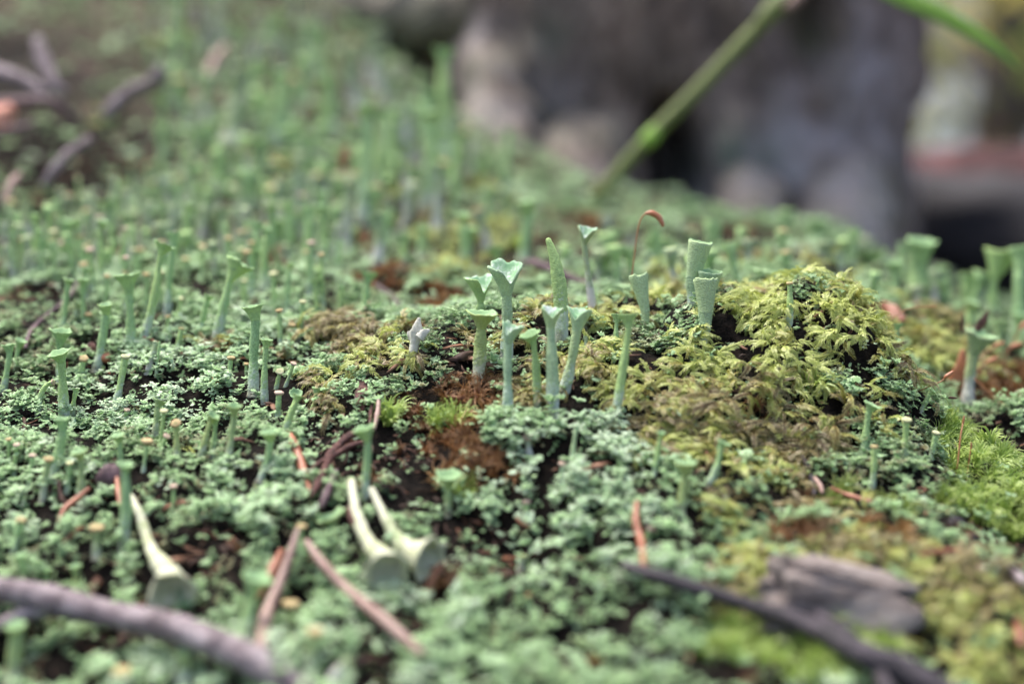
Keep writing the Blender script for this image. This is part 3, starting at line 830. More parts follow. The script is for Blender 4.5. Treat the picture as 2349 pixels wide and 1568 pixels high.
ALL = []
def podetium(pb, pt, cw, sw, kind, mat, label, group, seed, bend=0.0, tilt=None, toward=0.0, hi=True, inner_mat=None, torn=0.0, mid=None):
    """pb, pt world points of foot and cup rim centre; cw, sw widths in cm"""
    r = random.Random(seed)
    pb = np.array(pb); pt = np.array(pt)
    ax = pt - pb; L = np.linalg.norm(ax); axn = ax / L
    side = np.cross(axn, [0, 1, 0]); side /= np.linalg.norm(side) + 1e-9
    if mid is None:
        mid = (pb + pt) / 2 + side * L * (bend + r.uniform(-.05, .05)) + np.array([0, r.uniform(-.06, .06) * L, 0])
    else:
        mid = np.array(mid)
    R0 = sw / 2 * 1.12; cw = cw * (1.14 if kind in ('cup', 'torn', 'goblet') else 1.0)
    gran = kind in ('cup', 'goblet', 'torn')
    vv = r.uniform(.75, 1.3)
    hc = {'cup': min(0.42 * L, cw * 0.62 * vv), 'goblet': 0.5 * L, 'torn': min(0.45 * L, cw * 0.85)}.get(kind, 0)
    seg = 26 if hi else 12; nr = 60 if hi else 12
    e = root_empty('cup_lichen', pb, label, 'lichen', group)
    sm = STALK_MATS[mat]
    ph = r.uniform(0, 6)
    tcut = 1 - hc / L if gran else 1.0
    ts = np.linspace(0, tcut, nr)
    pts = np.array([bez(pb, mid, pt, t) for t in ts])
    lump = R0 * 0.10
    rad = []
    for t in ts:
        u = t / tcut
        k = 1.15 - 0.38 * u + 0.10 * math.sin(u * 7 + ph) + 0.05 * math.sin(u * 17 + 2 * ph) + 0.35 * max(0, 0.08 - u) / 0.08
        if kind == 'point': k = 1.02 if u < .55 else 1.02 - 0.66 * ((u - .55) / .45) ** 1.1
        if kind == 'goblet': k = 0.72 + 0.5 * u + .04 * math.sin(u * 9 + ph)
        rad.append(R0 * k)
    if kind == 'point': rad[-1] = R0 * 0.16
    V, F, T = tube_mesh(pts, rad, seg, 0.085 if hi else 0.03, r)
    mesh_obj('stalk', V, F, sm, e, attrs={'t': T}, origin=pb)
    if gran:
        axis = (pt - bez(pb, mid, pt, tcut))
        base = bez(pb, mid, pt, tcut) - axis / np.linalg.norm(axis) * 0.004
        a0 = axis / np.linalg.norm(axis)
        if tilt: a0 = a0 - side * tilt
        else: a0 = a0 + side * r.uniform(-.32, .32) + np.array([0, r.uniform(-.25, .1), 0])
        a0 = a0 - np.array([0, 1, 0]) * toward
        a0 /= np.linalg.norm(a0)
        fl = {'cup': r.uniform(1.5, 3.0), 'goblet': r.uniform(1.1, 1.5), 'torn': 1.6}[kind]
        V, F, T, no, sg = cup_mesh(base, a0, rad[-1] * 1.015, cw / 2, hc, r, 40 if hi else 16, torn, inner=r.uniform(.45, .75), flare=fl, lip={'cup': 0.06, 'goblet': 0.03, 'torn': 0.055}[kind])
        o = mesh_obj('cup', V, F, sm, e, attrs={'t': T}, origin=pb)
        o.data.materials.append(inner_mat or (M_flesh if kind == 'torn' else M_inner if mat != 'w' else M_inner_dry))
        for p in o.data.polygons:
            if min(p.vertices) >= no: p.material_index = 1
    elif kind in ('tan', 'pink', 'cream'):
        a0 = (pt - bez(pb, mid, pt, .9)); a0 /= np.linalg.norm(a0)
        V, F, T = knob_mesh(pt - a0 * cw * 0.1, a0 - np.array([0, 1, 0]) * (0.3 + toward), cw / 2, r)
        mesh_obj('tip', V, F, {'tan': M_tan, 'pink': M_pink, 'cream': M_cream}[kind], e, origin=pb)
    ALL.append(e)
    return e

_seed = [100]
def pod(bx, by, tx, ty, cw, sw, kind='cup', mat='g', label=None, d=None, bend=0.0, tilt=None, toward=0.0, dtop=0.0, torn=0.0, hi=None, group=None, inner_mat=None, mid=None):
    _seed[0] += 1
    if d is None:
        g = G(bx, by); d = depth_of(g)
    elif d < 21.5:
        d = min(d, depth_of(G(bx, by)) - .02)
    if d < 60:
        pass
    pb = PT(bx, by, d); pt = PT(tx, ty, d + dtop)
    gz = float(H(pb[0], pb[1]))
    if pb[2] > gz - 0.03:                          # let the foot reach into the mat
        pb = np.array([pb[0], pb[1], max(gz - 0.06, pb[2] - 0.5)])
    u = d / FPX
    if hi is None: hi = 17.0 < d < 23
    m = PT(mid[0], mid[1], d) if mid else None
    e = podetium(pb, pt, cw * u, sw * u, kind, mat, label, group or 'cup lichens standing up from the mat', _seed[0], bend, tilt, toward, hi, inner_mat, torn, m)
    e['_px'] = (float(tx), float(ty), float(cw), float(by - ty)); e['_k'] = kind + ':' + mat
    return e

# left mat, sharp
pod(303,824,297,630,50,20,label='thick upright green cup lichen, left one of the crossed tall pair', kind='cup')
pod(318,806,369,558,47,16,bend=-.03,tilt=.32,label='tall lichen leaning right behind the thick upright one, its flat cup tilted', dtop=.1)
pod(491,788,537,596,62,20,bend=-.05,tilt=.30,label='tall solitary lichen with the widest tilted cup, beside yellow green moss on the left')
pod(582,905,590,702,42,21,label='stout lichen with crumpled cup next to brown tipped stalks, left of the moss patch')
pod(607,925,612,778,25,14,label='thin lichen with small cup pressed against the stout crumpled one')
pod(148,962,141,806,47,20,label='big cup lichen standing on the far left mat, lower of two stacked cups')
pod(136,850,133,757,46,16,d=20.6,label='cup lichen peeking up behind the big far left one')
pod(219,850,246,697,28,18,bend=.02,label='rough stalk leaning right with a narrow cup, left of the crossed tall pair')
pod(3,905,25,790,29,14,label='green cup lichen cut by the left edge of the mat')
pod(33,850,47,778,25,10,label='paler small cup just behind the lichen at the left edge')
pod(173,762,177,692,20,12,mat='p'); pod(198,765,202,719,18,8,'tan',label='small stalk with round tan lid behind the rough leaning stalk')
pod(85,950,123,876,14,11,'pink',mid=(88,880),label='bent knee shaped stalk with pale pink tip on the far left')
pod(262,932,288,815,23,15,'cream',label='warty stalk with cream blob tip below the crossed tall pair')
pod(337,858,361,784,13,13,'torn',mat='p'); pod(357,868,367,783,10,6,'stub')
pod(398,815,417,752,13,12,'tan'); pod(457,770,477,676,22,13); pod(562,725,560,642,17,11,'cream')
pod(645,808,640,710,18,10,'tan',label='slim stalk with flat tan lid, right of the stout crumpled cup')
pod(681,785,694,690,17,11,'cream',mat='g',label='slim curved stalk with cream lid nearest the moss patch')
pod(665,800,670,743,18,9,'tan'); pod(382,762,385,724,13,8,'tan'); pod(405,750,416,683,13,8,'cream')
pod(384,722,401,535,29,15,d=22.3,label='softly blurred tall lichen right behind the crossed tall pair')
pod(232,665,230,505,28,12,d=23.6); pod(166,590,160,508,22,9,d=24.3); pod(190,590,180,506,23,11,d=24.2)
pod(80,600,83,492,27,14,d=24.8); pod(273,630,288,522,14,12,'pink',d=23.8); pod(135,728,156,640,21,12,d=21.8); pod(190,718,187,640,22,12,d=21.9)
pod(364,672,366,622,22,8,'cream',d=22.6); pod(575,662,590,510,22,14,d=24); pod(600,677,613,524,20,16,d=23.6)
pod(627,592,627,470,34,16,d=26); pod(655,632,664,465,30,26,d=26); pod(697,642,710,475,30,24,d=25.5); pod(742,612,735,470,26,20,d=26); pod(770,640,778,548,14,10,d=25)
pod(523,885,530,818,19,11,'tan'); pod(563,860,565,833,12,6,'tan'); pod(650,888,674,832,15,8,'pink',bend=-.04); pod(630,895,642,850,20,9,'cream',toward=.6)
pod(664,945,688,895,27,12,toward=.9,label='small ring shaped cup facing the viewer beside the moss'); pod(712,942,730,889,22,11); pod(637,955,640,898,22,12,'pink')
pod(518,1066,540,928,31,14,label='pale cream rimmed cup on a straight stalk, right of a leaning pair',mat='o'); pod(352,1002,362,916,29,14,mat='o'); pod(285,992,291,938,15,9,'pink'); pod(180,880,193,820,22,11,'tan',toward=.3); pod(165,952,175,890,16,11)
pod(458,1062,489,948,26,14,'cut' if False else 'cup',mat='o',toward=.3,label='cream ringed cup on a leaning stalk, left member of the close pair'); pod(482,1054,494,960,18,12)
pod(408,1066,403,968,25,14,'tan',mat='o',toward=.5,label='round yellowish disc tip on a foot that widens downward'); pod(361,1054,376,940,19,9,'cream'); pod(327,1083,339,1008,28,9,'tan'); pod(350,1060,383,998,17,9,'pink')
pod(276,1075,273,995,31,14,label='broad green cup seen from above, upper one of the two in line',toward=.25); pod(284,1255,286,1061,34,22,label='thick blurred stalk with domed green cup below the broad one',toward=.1)
pod(186,1165,186,1033,36,16,'cup',mat='o',label='yellow brown lobed cup on a stalk, left of the dark bud'); pod(594,1102,622,988,40,15,bend=-.04,label='pale cup on a slender stalk left of the orange needle')
pod(644,1004,686,906,24,14,bend=.04); pod(118,1098,148,958,33,22,label='blurred thick stalk continuing below the big far left cup')
pod(12,1085,20,1005,14,9,'tan'); pod(28,1098,38,1018,16,10,'pink'); pod(62,1120,75,1042,18,10,'pink'); pod(96,1150,112,1050,24,14,'tan',mat='o'); pod(150,1130,160,1060,18,12,'cream')
pod(30,1266,48,1190,24,18,'tan'); pod(222,1275,222,1206,34,18,'tan',mat='o'); pod(395,1185,398,1112,20,9,'pink'); pod(137,1240,152,1236,12,9,'pink')
pod(100,1370,110,1302,24,14); pod(172,1355,177,1294,30,18,mat='o'); pod(50,1345,48,1270,26,24); pod(80,1350,85,1285,22,20)
pod(564,1454,583,1318,66,28,mat='g',d=15.8,label='close blurred lichen with a flat disc rim next to the tan needle in front'); pod(692,1265,692,1204,26,14,'tan'); pod(770,1240,762,1180,58,14,mat='o')
pod(655,1450,668,1380,40,18,'tan'); pod(712,1540,722,1443,40,26,'tan',mat='o'); pod(274,1575,280,1535,46,30,'tan'); pod(418,1560,426,1490,40,34,mat='p'); pod(28,1580,43,1430,44,34,mat='o',label='thick blurred stalk in the bottom left corner under the mauve twig')
pod(835,1140,845,978,48,17,mat='g',label='straight lichen with flat green disc rising over the two fallen white ones',toward=.1)
pod(1027,1184,1028,1082,50,16,mat='o',toward=.35,label='green ring cup standing before the rust coloured moss')
pod(760,1555,800,1512,30,26,'stub',mat='p')

# hump, sharp
pod(1095,872,1104,716,64,27,mat='o',toward=.08,d=19.3,label='sturdy olive lichen with shallow saucer cup at the left of the hump',bend=-.02)
pod(1160,735,1156,606,74,24,'torn',mat='b',d=19.6,torn=.26,label='ragged torn cup showing white flesh, behind the saucer cup')
pod(1100,712,1107,636,62,19,'torn',d=20.3,torn=.3,label='folded broken cup behind and left of the ragged torn one')
pod(1284,792,1255,546,30,29,'point',d=19.9,mid=(1296,640),label='tall pointed finger shaped lichen without any cup')
pod(1364,708,1335,522,40,15,'torn',mat='p',d=21.0,torn=.3,label='slender pale trumpet leaning left behind the pointed one')
pod(1480,748,1486,631,40,15,'goblet',mat='b',d=20.2,label='small bluish goblet on the grey green patch of the hump')
pod(1412,818,1414,722,30,11,d=19.7); 
pod(1407,968,1446,722,42,18,d=18.5,bend=.04,label='long curved stalk with tilted cup in front of the hump moss',mid=(1428,850))
pod(1165,938,1164,741,46,20,'torn',mat='b',d=18.6,torn=.3,label='torn cup with white throat between saucer cup and the crowded stalks')
pod(1232,905,1220,762,46,17,d=18.7,label='blurred lichen with drooping cup left of the thickest crowded stalk'); pod(1268,948,1260,706,46,25,'torn',mat='b',d=18.6,torn=.2,label='thickest of the crowded stalks, directly before the pointed lichen'); pod(1290,842,1328,708,52,22,'torn',mat='b',d=18.9,torn=.25,label='lichen leaning right with shaggy cup beside the thickest crowded stalk')
pod(1346,818,1342,770,14,9,'stub',mat='p'); pod(1340,745,1343,705,20,12,'torn',mat='w',d=20.3)
pod(1586,688,1588,555,48,25,'goblet',mat='b',d=20.3,label='tallest bluish goblet, left of the touching pair on the hump')
pod(1618,700,1629,622,50,26,'goblet',mat='b',d=20.5,label='bluish goblet half hidden behind its frosted neighbour'); pod(1612,782,1624,642,50,25,'goblet',mat='b',d=19.9,label='frosted bluish goblet tapering to a narrow foot, front of the touching pair')
pod(1807,748,1810,648,16,14,'tan',d=20.2,label='short green stalk with tiny brown tip near the hump top'); pod(1872,710,1872,678,10,10,'stub',d=20.4,mat='b')
pod(1995,722,1999,679,27,12,d=22.4); pod(2058,800,2057,740,20,9,d=21.3,label='thin lichen with tiny cup just right of the hump crest'); pod(2110,935,2136,892,16,10,d=20.0,label='small leaning lichen projecting right from the hump flank')
pod(1975,1068,1995,925,37,16,mat='g',toward=.2,label='lichen with round rimmed cup, left of the cream capped one in the rosettes'); pod(2073,1060,2079,960,24,15,'cream',label='cream capped lichen at the centre of the grey green rosettes'); pod(1998,1116,2005,1022,18,14,'tan',label='lichen with pale brown crown in front of the cream capped one')
pod(2133,1048,2147,990,20,11,'cream',label='yellowish small lichen at the right rim of the rosettes'); pod(1622,1108,1655,1010,31,15,bend=-.06,mid=(1650,1070),label='lichen curving right at the lower edge of the hump moss')
pod(1560,1192,1577,1060,44,19,mat='o',label='blurred lichen with pale cup left of the curved one'); pod(1624,1338,1626,1301,16,15,'pink',d=16.3)
pod(1620,1060,1653,1010,10,8,'stub'); pod(1800,1085,1812,1035,9,8,'pink')
pod(1376,1368,1380,1328,24,14,'pink'); pod(1211,1395,1211,1362,14,11,'tan'); pod(1192,1375,1192,1343,22,14,'cup'); pod(1470,1252,1493,1208,24,14,'pink'); pod(1207,1202,1207,1148,20,13,'pink')
pod(1309,1070,1322,975,16,10,'cup',mat='b'); pod(1497,1092,1516,990,18,11,'cup'); pod(1192,1312,1200,1272,26,20,'stub',mat='w'); pod(1215,1050,1210,1000,26,14,'pink',mat='p'); pod(1290,1110,1290,1060,20,12,'pink',mat='b')
# right background
pod(2219,918,2243,768,66,24,mat='p',d=22.3,mid=(2222,840),label='pale funnel lichen with wide cup beside the rust brown tuft on the right')
pod(2115,715,2107,552,62,46,d=26,label='broad blurred column of fused cups behind the hump on the right'); pod(1995,690,1997,577,62,30,d=26.5); pod(2050,700,2052,600,34,18,d=25.5); pod(1915,655,1915,598,38,24,d=26); pod(1795,632,1795,548,36,28,d=27)
pod(1870,600,1875,502,44,36,d=30); pod(2275,712,2284,580,70,24,d=25.5,label='tallest blurred lichen at the right edge, with broad flat cup'); pod(2338,735,2341,572,60,30,d=25); pod(2218,745,2218,630,40,34,d=26); pod(2165,725,2162,614,40,30,d=27)
pod(2225,765,2225,692,34,22,d=24.5); pod(2290,865,2290,738,40,20,d=23.8); pod(1582,560,1582,458,40,34,d=33); pod(1648,560,1648,470,44,34,d=33); pod(2140,800,2145,710,26,16,d=25.0); pod(2335,800,2335,720,34,22,d=24.8)
pod(2060,640,2068,560,32,22,d=27.5); pod(1955,640,1950,580,30,20,d=28); pod(1500,590,1502,500,34,26,d=31); pod(1440,580,1436,505,34,26,d=31); pod(1740,570,1742,490,32,26,d=32)
pod(1360,545,1362,470,38,28,d=33); pod(1540,620,1543,560,28,20,d=28)
# behind the hump, centre
pod(1196,592,1213,462,44,25,d=26.5,label='blurred lichen leaning right between the torn cups and the tree'); pod(1071,610,1074,525,48,18,d=26); pod(1140,640,1140,568,40,15,d=25.5); pod(832,732,844,624,37,15,d=22.8); pod(1050,730,1063,680,24,16,d=23)
pod(920,620,926,540,26,18,d=25.5); pod(965,600,968,520,26,20,d=26.5); pod(1010,560,1006,480,30,20,d=28.5); pod(880,560,884,480,30,20,d=28); pod(1115,520,1120,430,34,24,d=30); pod(1160,500,1165,440,34,24,d=31)
pod(780,720,784,655,20,12,d=22.9); pod(730,720,726,640,22,12,d=22.6)
# upper left slope, far
for t in [(828,505,843,246,44,26,28.5),(867,452,874,252,32,22,29.5),(965,442,996,255,38,24,29.5),(1030,402,1018,116,46,30,32),(985,380,980,210,34,26,32),(940,335,925,182,36,24,33,'p'),
          (635,348,645,162,36,32,33),(712,442,700,312,40,28,31),(735,560,735,440,36,24,28),(530,352,540,228,56,50,33,'p'),(415,265,420,142,30,26,36),(625,125,640,32,40,36,42),
          (832,242,790,140,36,26,36,'p'),(752,305,750,172,38,26,35),(715,150,715,62,50,34,40),(600,425,595,318,44,26,31),(680,400,668,280,30,24,33),(560,430,552,360,30,20,31),
          (900,400,896,250,30,24,33),(1050,420,1052,300,34,24,33),(790,440,782,330,30,24,32),(760,240,745,130,36,30,38),(590,240,600,140,34,30,38),(860,180,850,90,36,30,40,'p'),
          (490,430,492,370,20,16,31),(430,440,435,390,18,14,30.5),(520,480,515,410,20,14,29.5),(575,500,580,420,22,16,29),(1100,470,1098,360,30,22,33),(700,250,690,150,34,28,38)]:
    pod(*t[:6], 'cup', t[7] if len(t) > 7 else 'g', d=t[6])
rs = random.Random(8)
for (x, y, h) in [(300,610,120),(345,560,110),(430,600,130),(470,540,120),(255,560,100),(520,600,120),(610,430,150),(560,520,130),(680,520,150),(740,480,150),(790,560,140),(860,620,130),(930,480,150),
                  (1000,520,140),(900,330,150),(480,300,120),(380,330,110),(650,560,130),(1070,600,110),(150,600,95),(60,560,90),(1150,420,120)]:
    pod(x, y, x + rs.uniform(-14, 18), y - h, rs.uniform(28, 40), rs.uniform(16, 24), 'cup', rs.choice('gpp'), d=min(34, 21.5 + (730 - y) * 0.032), bend=rs.uniform(-.05, .05))
# low tan and pink tipped stalks that stud the blurred middle of the left mat
rs = random.Random(31)
for i in range(62):
    x = rs.uniform(10, 760); y = rs.uniform(400, 700) - x * 0.02
    if x < 300 and y < 490: x += 320
    d = 21.5 + (720 - y) * 0.030
    h = rs.uniform(45, 120) * 22 / d; w = rs.uniform(13, 21) * 23 / d
    pod(x, y, x + rs.uniform(-10, 14), y - h, w, w * .55, rs.choice(['tan', 'pink', 'cream', 'cup', 'tan']), d=d)

# the rest of the far crowd, too many to single out, as one mass
def far_crowd():
    r = random.Random(77)
    V, F, T, MI = [], [], [], []
    def add(v, f, t, mi):
        o = len(V); V.extend(v); T.extend(t); F.extend([tuple(q + o for q in ff) for ff in f]); MI.extend([mi] * len(f))
    spots = []
    for i in range(210):                       # up the slope on the left, in loose troops
        cx, cy = r.choice([(470, 90), (560, 200), (650, 100), (700, 330), (600, 300), (820, 180), (930, 300), (450, 330), (520, 420), (900, 470), (1020, 420), (760, 520), (1080, 330), (330, 150), (380, 60), (640, 480)])
        spots.append((r.gauss(cx, 60), r.gauss(cy, 50), r.uniform(60, 130), r.uniform(22, 36)))
    for i in range(200):                       # low crowd on the left mat
        spots.append((r.uniform(-40, 820), r.uniform(400, 660), r.uniform(40, 110), r.uniform(12, 22)))
    for i in range(70):                        # behind the hump and before the tree
        spots.append((r.uniform(1250, 2400), r.uniform(560, 720), r.uniform(50, 100), r.uniform(22, 38)))
    for (x, y, h, w) in spots:
        if x < 330 and y < 480: continue
        if x > 1100 and y < 540: continue
        g = G(x, y); d = depth_of(g)
        if d < 22.5: continue
        u = d / FPX; sc = 30.0 / d
        L = h * u * sc; R0 = w * u * .3 * sc ** .5
        lean = np.array([r.gauss(0.03, .17), r.uniform(-.2, .2), 1.0]); p0 = g - np.array([0, 0, .1]); p1 = p0 + lean * L
        pts = [bez(p0, (p0 + p1) / 2 + np.array([r.uniform(-.06, .06) * L, 0, 0]), p1, t) for t in np.linspace(0, 1, 6)]
        mi = 1 if r.random() < .5 else 0
        v, f, t = tube_mesh(pts, [R0 * 1.1, R0, R0 * .85, R0 * .85, R0 * 1.1, R0 * r.uniform(1.6, 2.6)], 8, .05, r)
        add(v, f, t, mi)
        if r.random() < .13:
            v, f, t = knob_mesh(p1, lean / np.linalg.norm(lean), R0 * 1.7, r, 8); add(v, f, t, 2)
    o = mesh_obj('far_cup_lichens', V, F, M_stalk, attrs={'t': T})
    o.data.materials.append(M_stalk_pale); o.data.materials.append(M_tan)
    o.data.polygons.foreach_set('material_index', MI)
    tag(o, 'blurred crowd of small cup lichens standing far back on the mat', 'lichens', kind='stuff')
far_crowd()

# ------------------------------------------------------------------ labels for the ones that got none
ORD = ['first', 'second', 'third', 'fourth', 'fifth', 'sixth', 'seventh', 'eighth', 'ninth', 'tenth', 'eleventh', 'twelfth', 'thirteenth', 'fourteenth', 'fifteenth', 'sixteenth',
       'seventeenth', 'eighteenth', 'nineteenth', 'twentieth']
ZONES = [  # x0, x1, y0, y1, phrase
 (0, 540, 0, 330, 'far up the left slope'), (540, 760, 0, 240, 'high on the slope left of the tree'), (760, 1200, 0, 240, 'close to the tree root'),
 (540, 760, 240, 400, 'midway up the blurred slope'), (760, 1200, 240, 400, 'below the tree root'),
 (0, 250, 330, 460, 'under the dark hollow'), (250, 540, 330, 460, 'right of the mauve stick'), (540, 800, 400, 500, 'around the olive moss tuft'), (800, 1250, 400, 600, 'on the mossy ground left of the tree'),
 (0, 200, 460, 560, 'on the upper left mat'), (200, 400, 460, 560, 'behind the crossed tall pair'), (400, 540, 460, 560, 'just behind the widest cup'), (540, 800, 500, 600, 'behind the slim tan lidded stalk'),
 (0, 200, 560, 700, 'along the thin purple twig'), (200, 400, 560, 700, 'among the crossed tall pair'), (400, 540, 560, 700, 'left of the widest cup stalk'), (540, 800, 600, 760, 'above the left moss patch'),
 (0, 300, 700, 1000, 'on the sharp far left mat'), (300, 520, 700, 1000, 'below the crossed tall pair'), (520, 800, 760, 1010, 'beside the stout crumpled cup'), (800, 1200, 600, 800, 'behind the pale broken fragment'),
 (0, 250, 1000, 1180, 'in the low cluster at the left edge'), (250, 560, 1000, 1180, 'under the leaning pair'), (0, 300, 1180, 1568, 'round the left end of the mauve twig'), (300, 900, 1180, 1568, 'near the lower end of the mauve twig'),
 (1200, 1560, 0, 620, 'before the dark tree hollow'), (1560, 1930, 0, 620, 'before the pale tree foot'), (1930, 2348, 0, 640, 'in the blurred row right of the tree'), (1930, 2348, 640, 820, 'behind the rust brown tuft'),
 (1200, 1560, 620, 900, 'on top of the hump'), (1560, 2000, 620, 900, 'at the hump crest'), (900, 1400, 900, 1250, 'in the soft green below the hump'), (1400, 1900, 900, 1280, 'on the lower right of the hump'),
 (900, 1500, 1250, 1568, 'in the blurred front mat'), (1500, 2348, 1250, 1568, 'by the dark front twig'), (0, 2348, 0, 1568, 'elsewhere on the mat')]
buckets = {}
for e in ALL:
    if e.get('label'):
        continue
    x, y, w, h = e['_px']
    for zi, (x0, x1, y0, y1, ph) in enumerate(ZONES):
        if x0 <= x < x1 and y0 <= y < y1:
            buckets.setdefault((zi, e['_k'].split(':')[0]), []).append(e); break
KN = {'cup': 'green cup lichen', 'goblet': 'goblet lichen', 'torn': 'broken pale lichen', 'stub': 'cupless lichen stub', 'tan': 'tan tipped lichen stalk', 'pink': 'pink tipped lichen stalk', 'cream': 'cream tipped lichen stalk', 'point': 'pointed lichen'}
for (zi, k), L in buckets.items():
    L.sort(key=lambda e: e['_px'][0])
    hs = sorted(e['_px'][3] for e in L)
    for i, e in enumerate(L):
        size = ''
        if len(L) >= 3:
            size = 'taller ' if e['_px'][3] >= hs[-1] else ('shorter ' if e['_px'][3] <= hs[0] else '')
        if len(L) == 1:
            e['label'] = f"the one {KN[k]} {ZONES[zi][4]}"
        else:
            e['label'] = f"{ORD[min(i, 19)]} {size if len(ZONES[zi][4].split()) < 7 else ''}{KN[k].replace('stalk', '').strip()} from the left {ZONES[zi][4]}"
for e in ALL:
    del e['_px']; del e['_k']

# ------------------------------------------------------------------ fallen lichens
def fallen(points, radii, cup_w, cup_axis, label, matk='w', cup_h=None, torn=0.0, inner=None):
    _seed[0] += 1
    r = random.Random(_seed[0])
    points = [(x, y, min(d, depth_of(G(x, y)) - 0.35)) for x, y, d in points]
    P_ = [PT(*p) for p in points]
    n = 24; pts = []; rad = []
    Q = np.array(P_)
    for i in range(n):                                   # Catmull-Rom through the points
        t = i / (n - 1) * (len(Q) - 1); k = min(int(t), len(Q) - 2); u = t - k
        p0 = Q[max(k - 1, 0)]; p1 = Q[k]; p2 = Q[k + 1]; p3 = Q[min(k + 2, len(Q) - 1)]
        pts.append(0.5 * ((2 * p1) + (-p0 + p2) * u + (2 * p0 - 5 * p1 + 4 * p2 - p3) * u * u + (-p0 + 3 * p1 - 3 * p2 + p3) * u ** 3))
        rad.append((radii[k] * (1 - u) + radii[k + 1] * u) * points[0][2] / FPX / 2)
    e = root_empty('fallen_cup_lichen', Q[0], label, 'lichen', 'lichens lying broken on the mat')
    rad = [a * (1 + .12 * math.sin(i * 1.1) * math.sin(i * .37 + 1)) for i, a in enumerate(rad)]
    V, F, T = tube_mesh(pts, rad, 16, 0.13, r)
    mesh_obj('stalk', V, F, STALK_MATS[matk], e, attrs={'t': [.2 + t * .5 for t in T]}, origin=Q[0])
    ax = np.array(cup_axis, float); ax = np.array([1, 0, 0]) * ax[0] + UP * ax[1] - FWD * ax[2]; ax /= np.linalg.norm(ax)
    V, F, T, no, sg = cup_mesh(pts[-1] - ax * 0.01, ax, rad[-1], cup_w * points[0][2] / FPX / 2, cup_h * points[0][2] / FPX, r, 30, torn, inner=0.3, flare=1.8, lip=0.06)
    o = mesh_obj('cup', V, F, STALK_MATS[matk], e, attrs={'t': [.5] * len(T)}, origin=Q[0])
    o.data.materials.append(inner or M_inner_dry)
    for p in o.data.polygons:
        if min(p.vertices) >= no: p.material_index = 1
    return e
fallen([(806,1104,17.6),(818,1180,17.3),(846,1245,17.0),(886,1285,16.35)], [17,25,31,52], 100, (0.15,-0.45,1.1), 'whitish fallen tube lichen with its hollow cup opening downward, left of the fallen pair', cup_h=52)
fallen([(852,1120,17.6),(880,1180,17.4),(915,1240,17.2),(940,1264,16.7)], [14,22,30,50], 104, (0.85,-0.25,0.55), 'whitish fallen tube lichen with its flared cup turned right, right of the fallen pair', cup_h=56)
fallen([(300,1135,17.6),(322,1185,17.3),(348,1262,16.9),(388,1318,16.2)], [11,20,26,52], 112, (0.25,-0.55,0.8), 'long pale lichen lying diagonally with its cup pressed into the lower mat', 'w', 60, 0.3)
# ------------------------------------------------------------------ twigs, needles, setae
def smooth_pts(Q, n):
    Q = np.array(Q, float); out = []
    for i in range(n):
        t = i / (n - 1) * (len(Q) - 1); k = min(int(t), len(Q) - 2); u = t - k
        p0 = Q[max(k - 1, 0)]; p1 = Q[k]; p2 = Q[k + 1]; p3 = Q[min(k + 2, len(Q) - 1)]
        out.append(0.5 * ((2 * p1) + (-p0 + p2) * u + (2 * p0 - 5 * p1 + 4 * p2 - p3) * u * u + (-p0 + 3 * p1 - 3 * p2 + p3) * u ** 3))
    return np.array(out)

def stick(name, points, widths, mat, label=None, cat='twig', group=None, parent=None, n=40, seg=12, wob=0.06, flat=None, origin=None, lump=0.1, seed=1, lie=None):
    r = random.Random(seed + len(points) * 7)
    if lie is not None: points = [(x, y, min(d, depth_of(G(min(max(x, -200), 2500), min(y, 1700))) - lie)) for x, y, d in points]
    Q = smooth_pts([PT(*p) for p in points], n)
    w = np.interp(np.linspace(0, len(points) - 1, n), range(len(points)), [wd * p[2] / FPX / 2 for wd, p in zip(widths, points)])
    ph = r.uniform(0, 6)
    w = w * (1 + lump * np.sin(np.linspace(0, 14, n) + ph) * np.sin(np.linspace(0, 5.1, n) + ph * 2))
    V, F, T = tube_mesh(Q, w, seg, wob, r)
    if flat:
        V = np.array(V); c = np.repeat(Q, seg, 0); off = V - c
        V = c + off - UP * (off @ UP)[:, None] * 0 - FWD * ((off @ FWD) * (1 - flat))[:, None]
    org = Q[0] if origin is None else origin
    o = mesh_obj(name, V, F, mat, parent, origin=org)
    if parent is None:
        o.location = org; tag(o, label, cat, group)
    return o

def surf_stick(name, pts2, widths, mat, label, lift=0.0, **kw):
    P3 = []; lift += 0.15
    for (x, y) in pts2:
        P3.append((x, y, depth_of(G(x, y)) - lift))
    return stick(name, P3, widths, mat, label, **kw)

# the mauve twig in the lower left, with its side branch
o0 = PT(-220, 1340, 16.3)
tw = root_empty('twig', o0, 'mauve brown forked twig crossing the lower left corner', 'twig')
stick('stem', [(-220,1340,16.3),(0,1352,16.0),(130,1378,15.9),(260,1410,15.7),(400,1440,15.4),(530,1490,15.1),(640,1548,14.9),(780,1660,14.6)], [50,52,78,60,72,66,76,62], M_twig, parent=tw, origin=o0, n=90, seg=20, wob=.09)
stick('side_branch', [(150,1385,15.9),(60,1405,15.9),(0,1432,15.8),(-120,1480,15.7)], [46,36,32,28], M_twig, parent=tw, origin=o0, n=24)
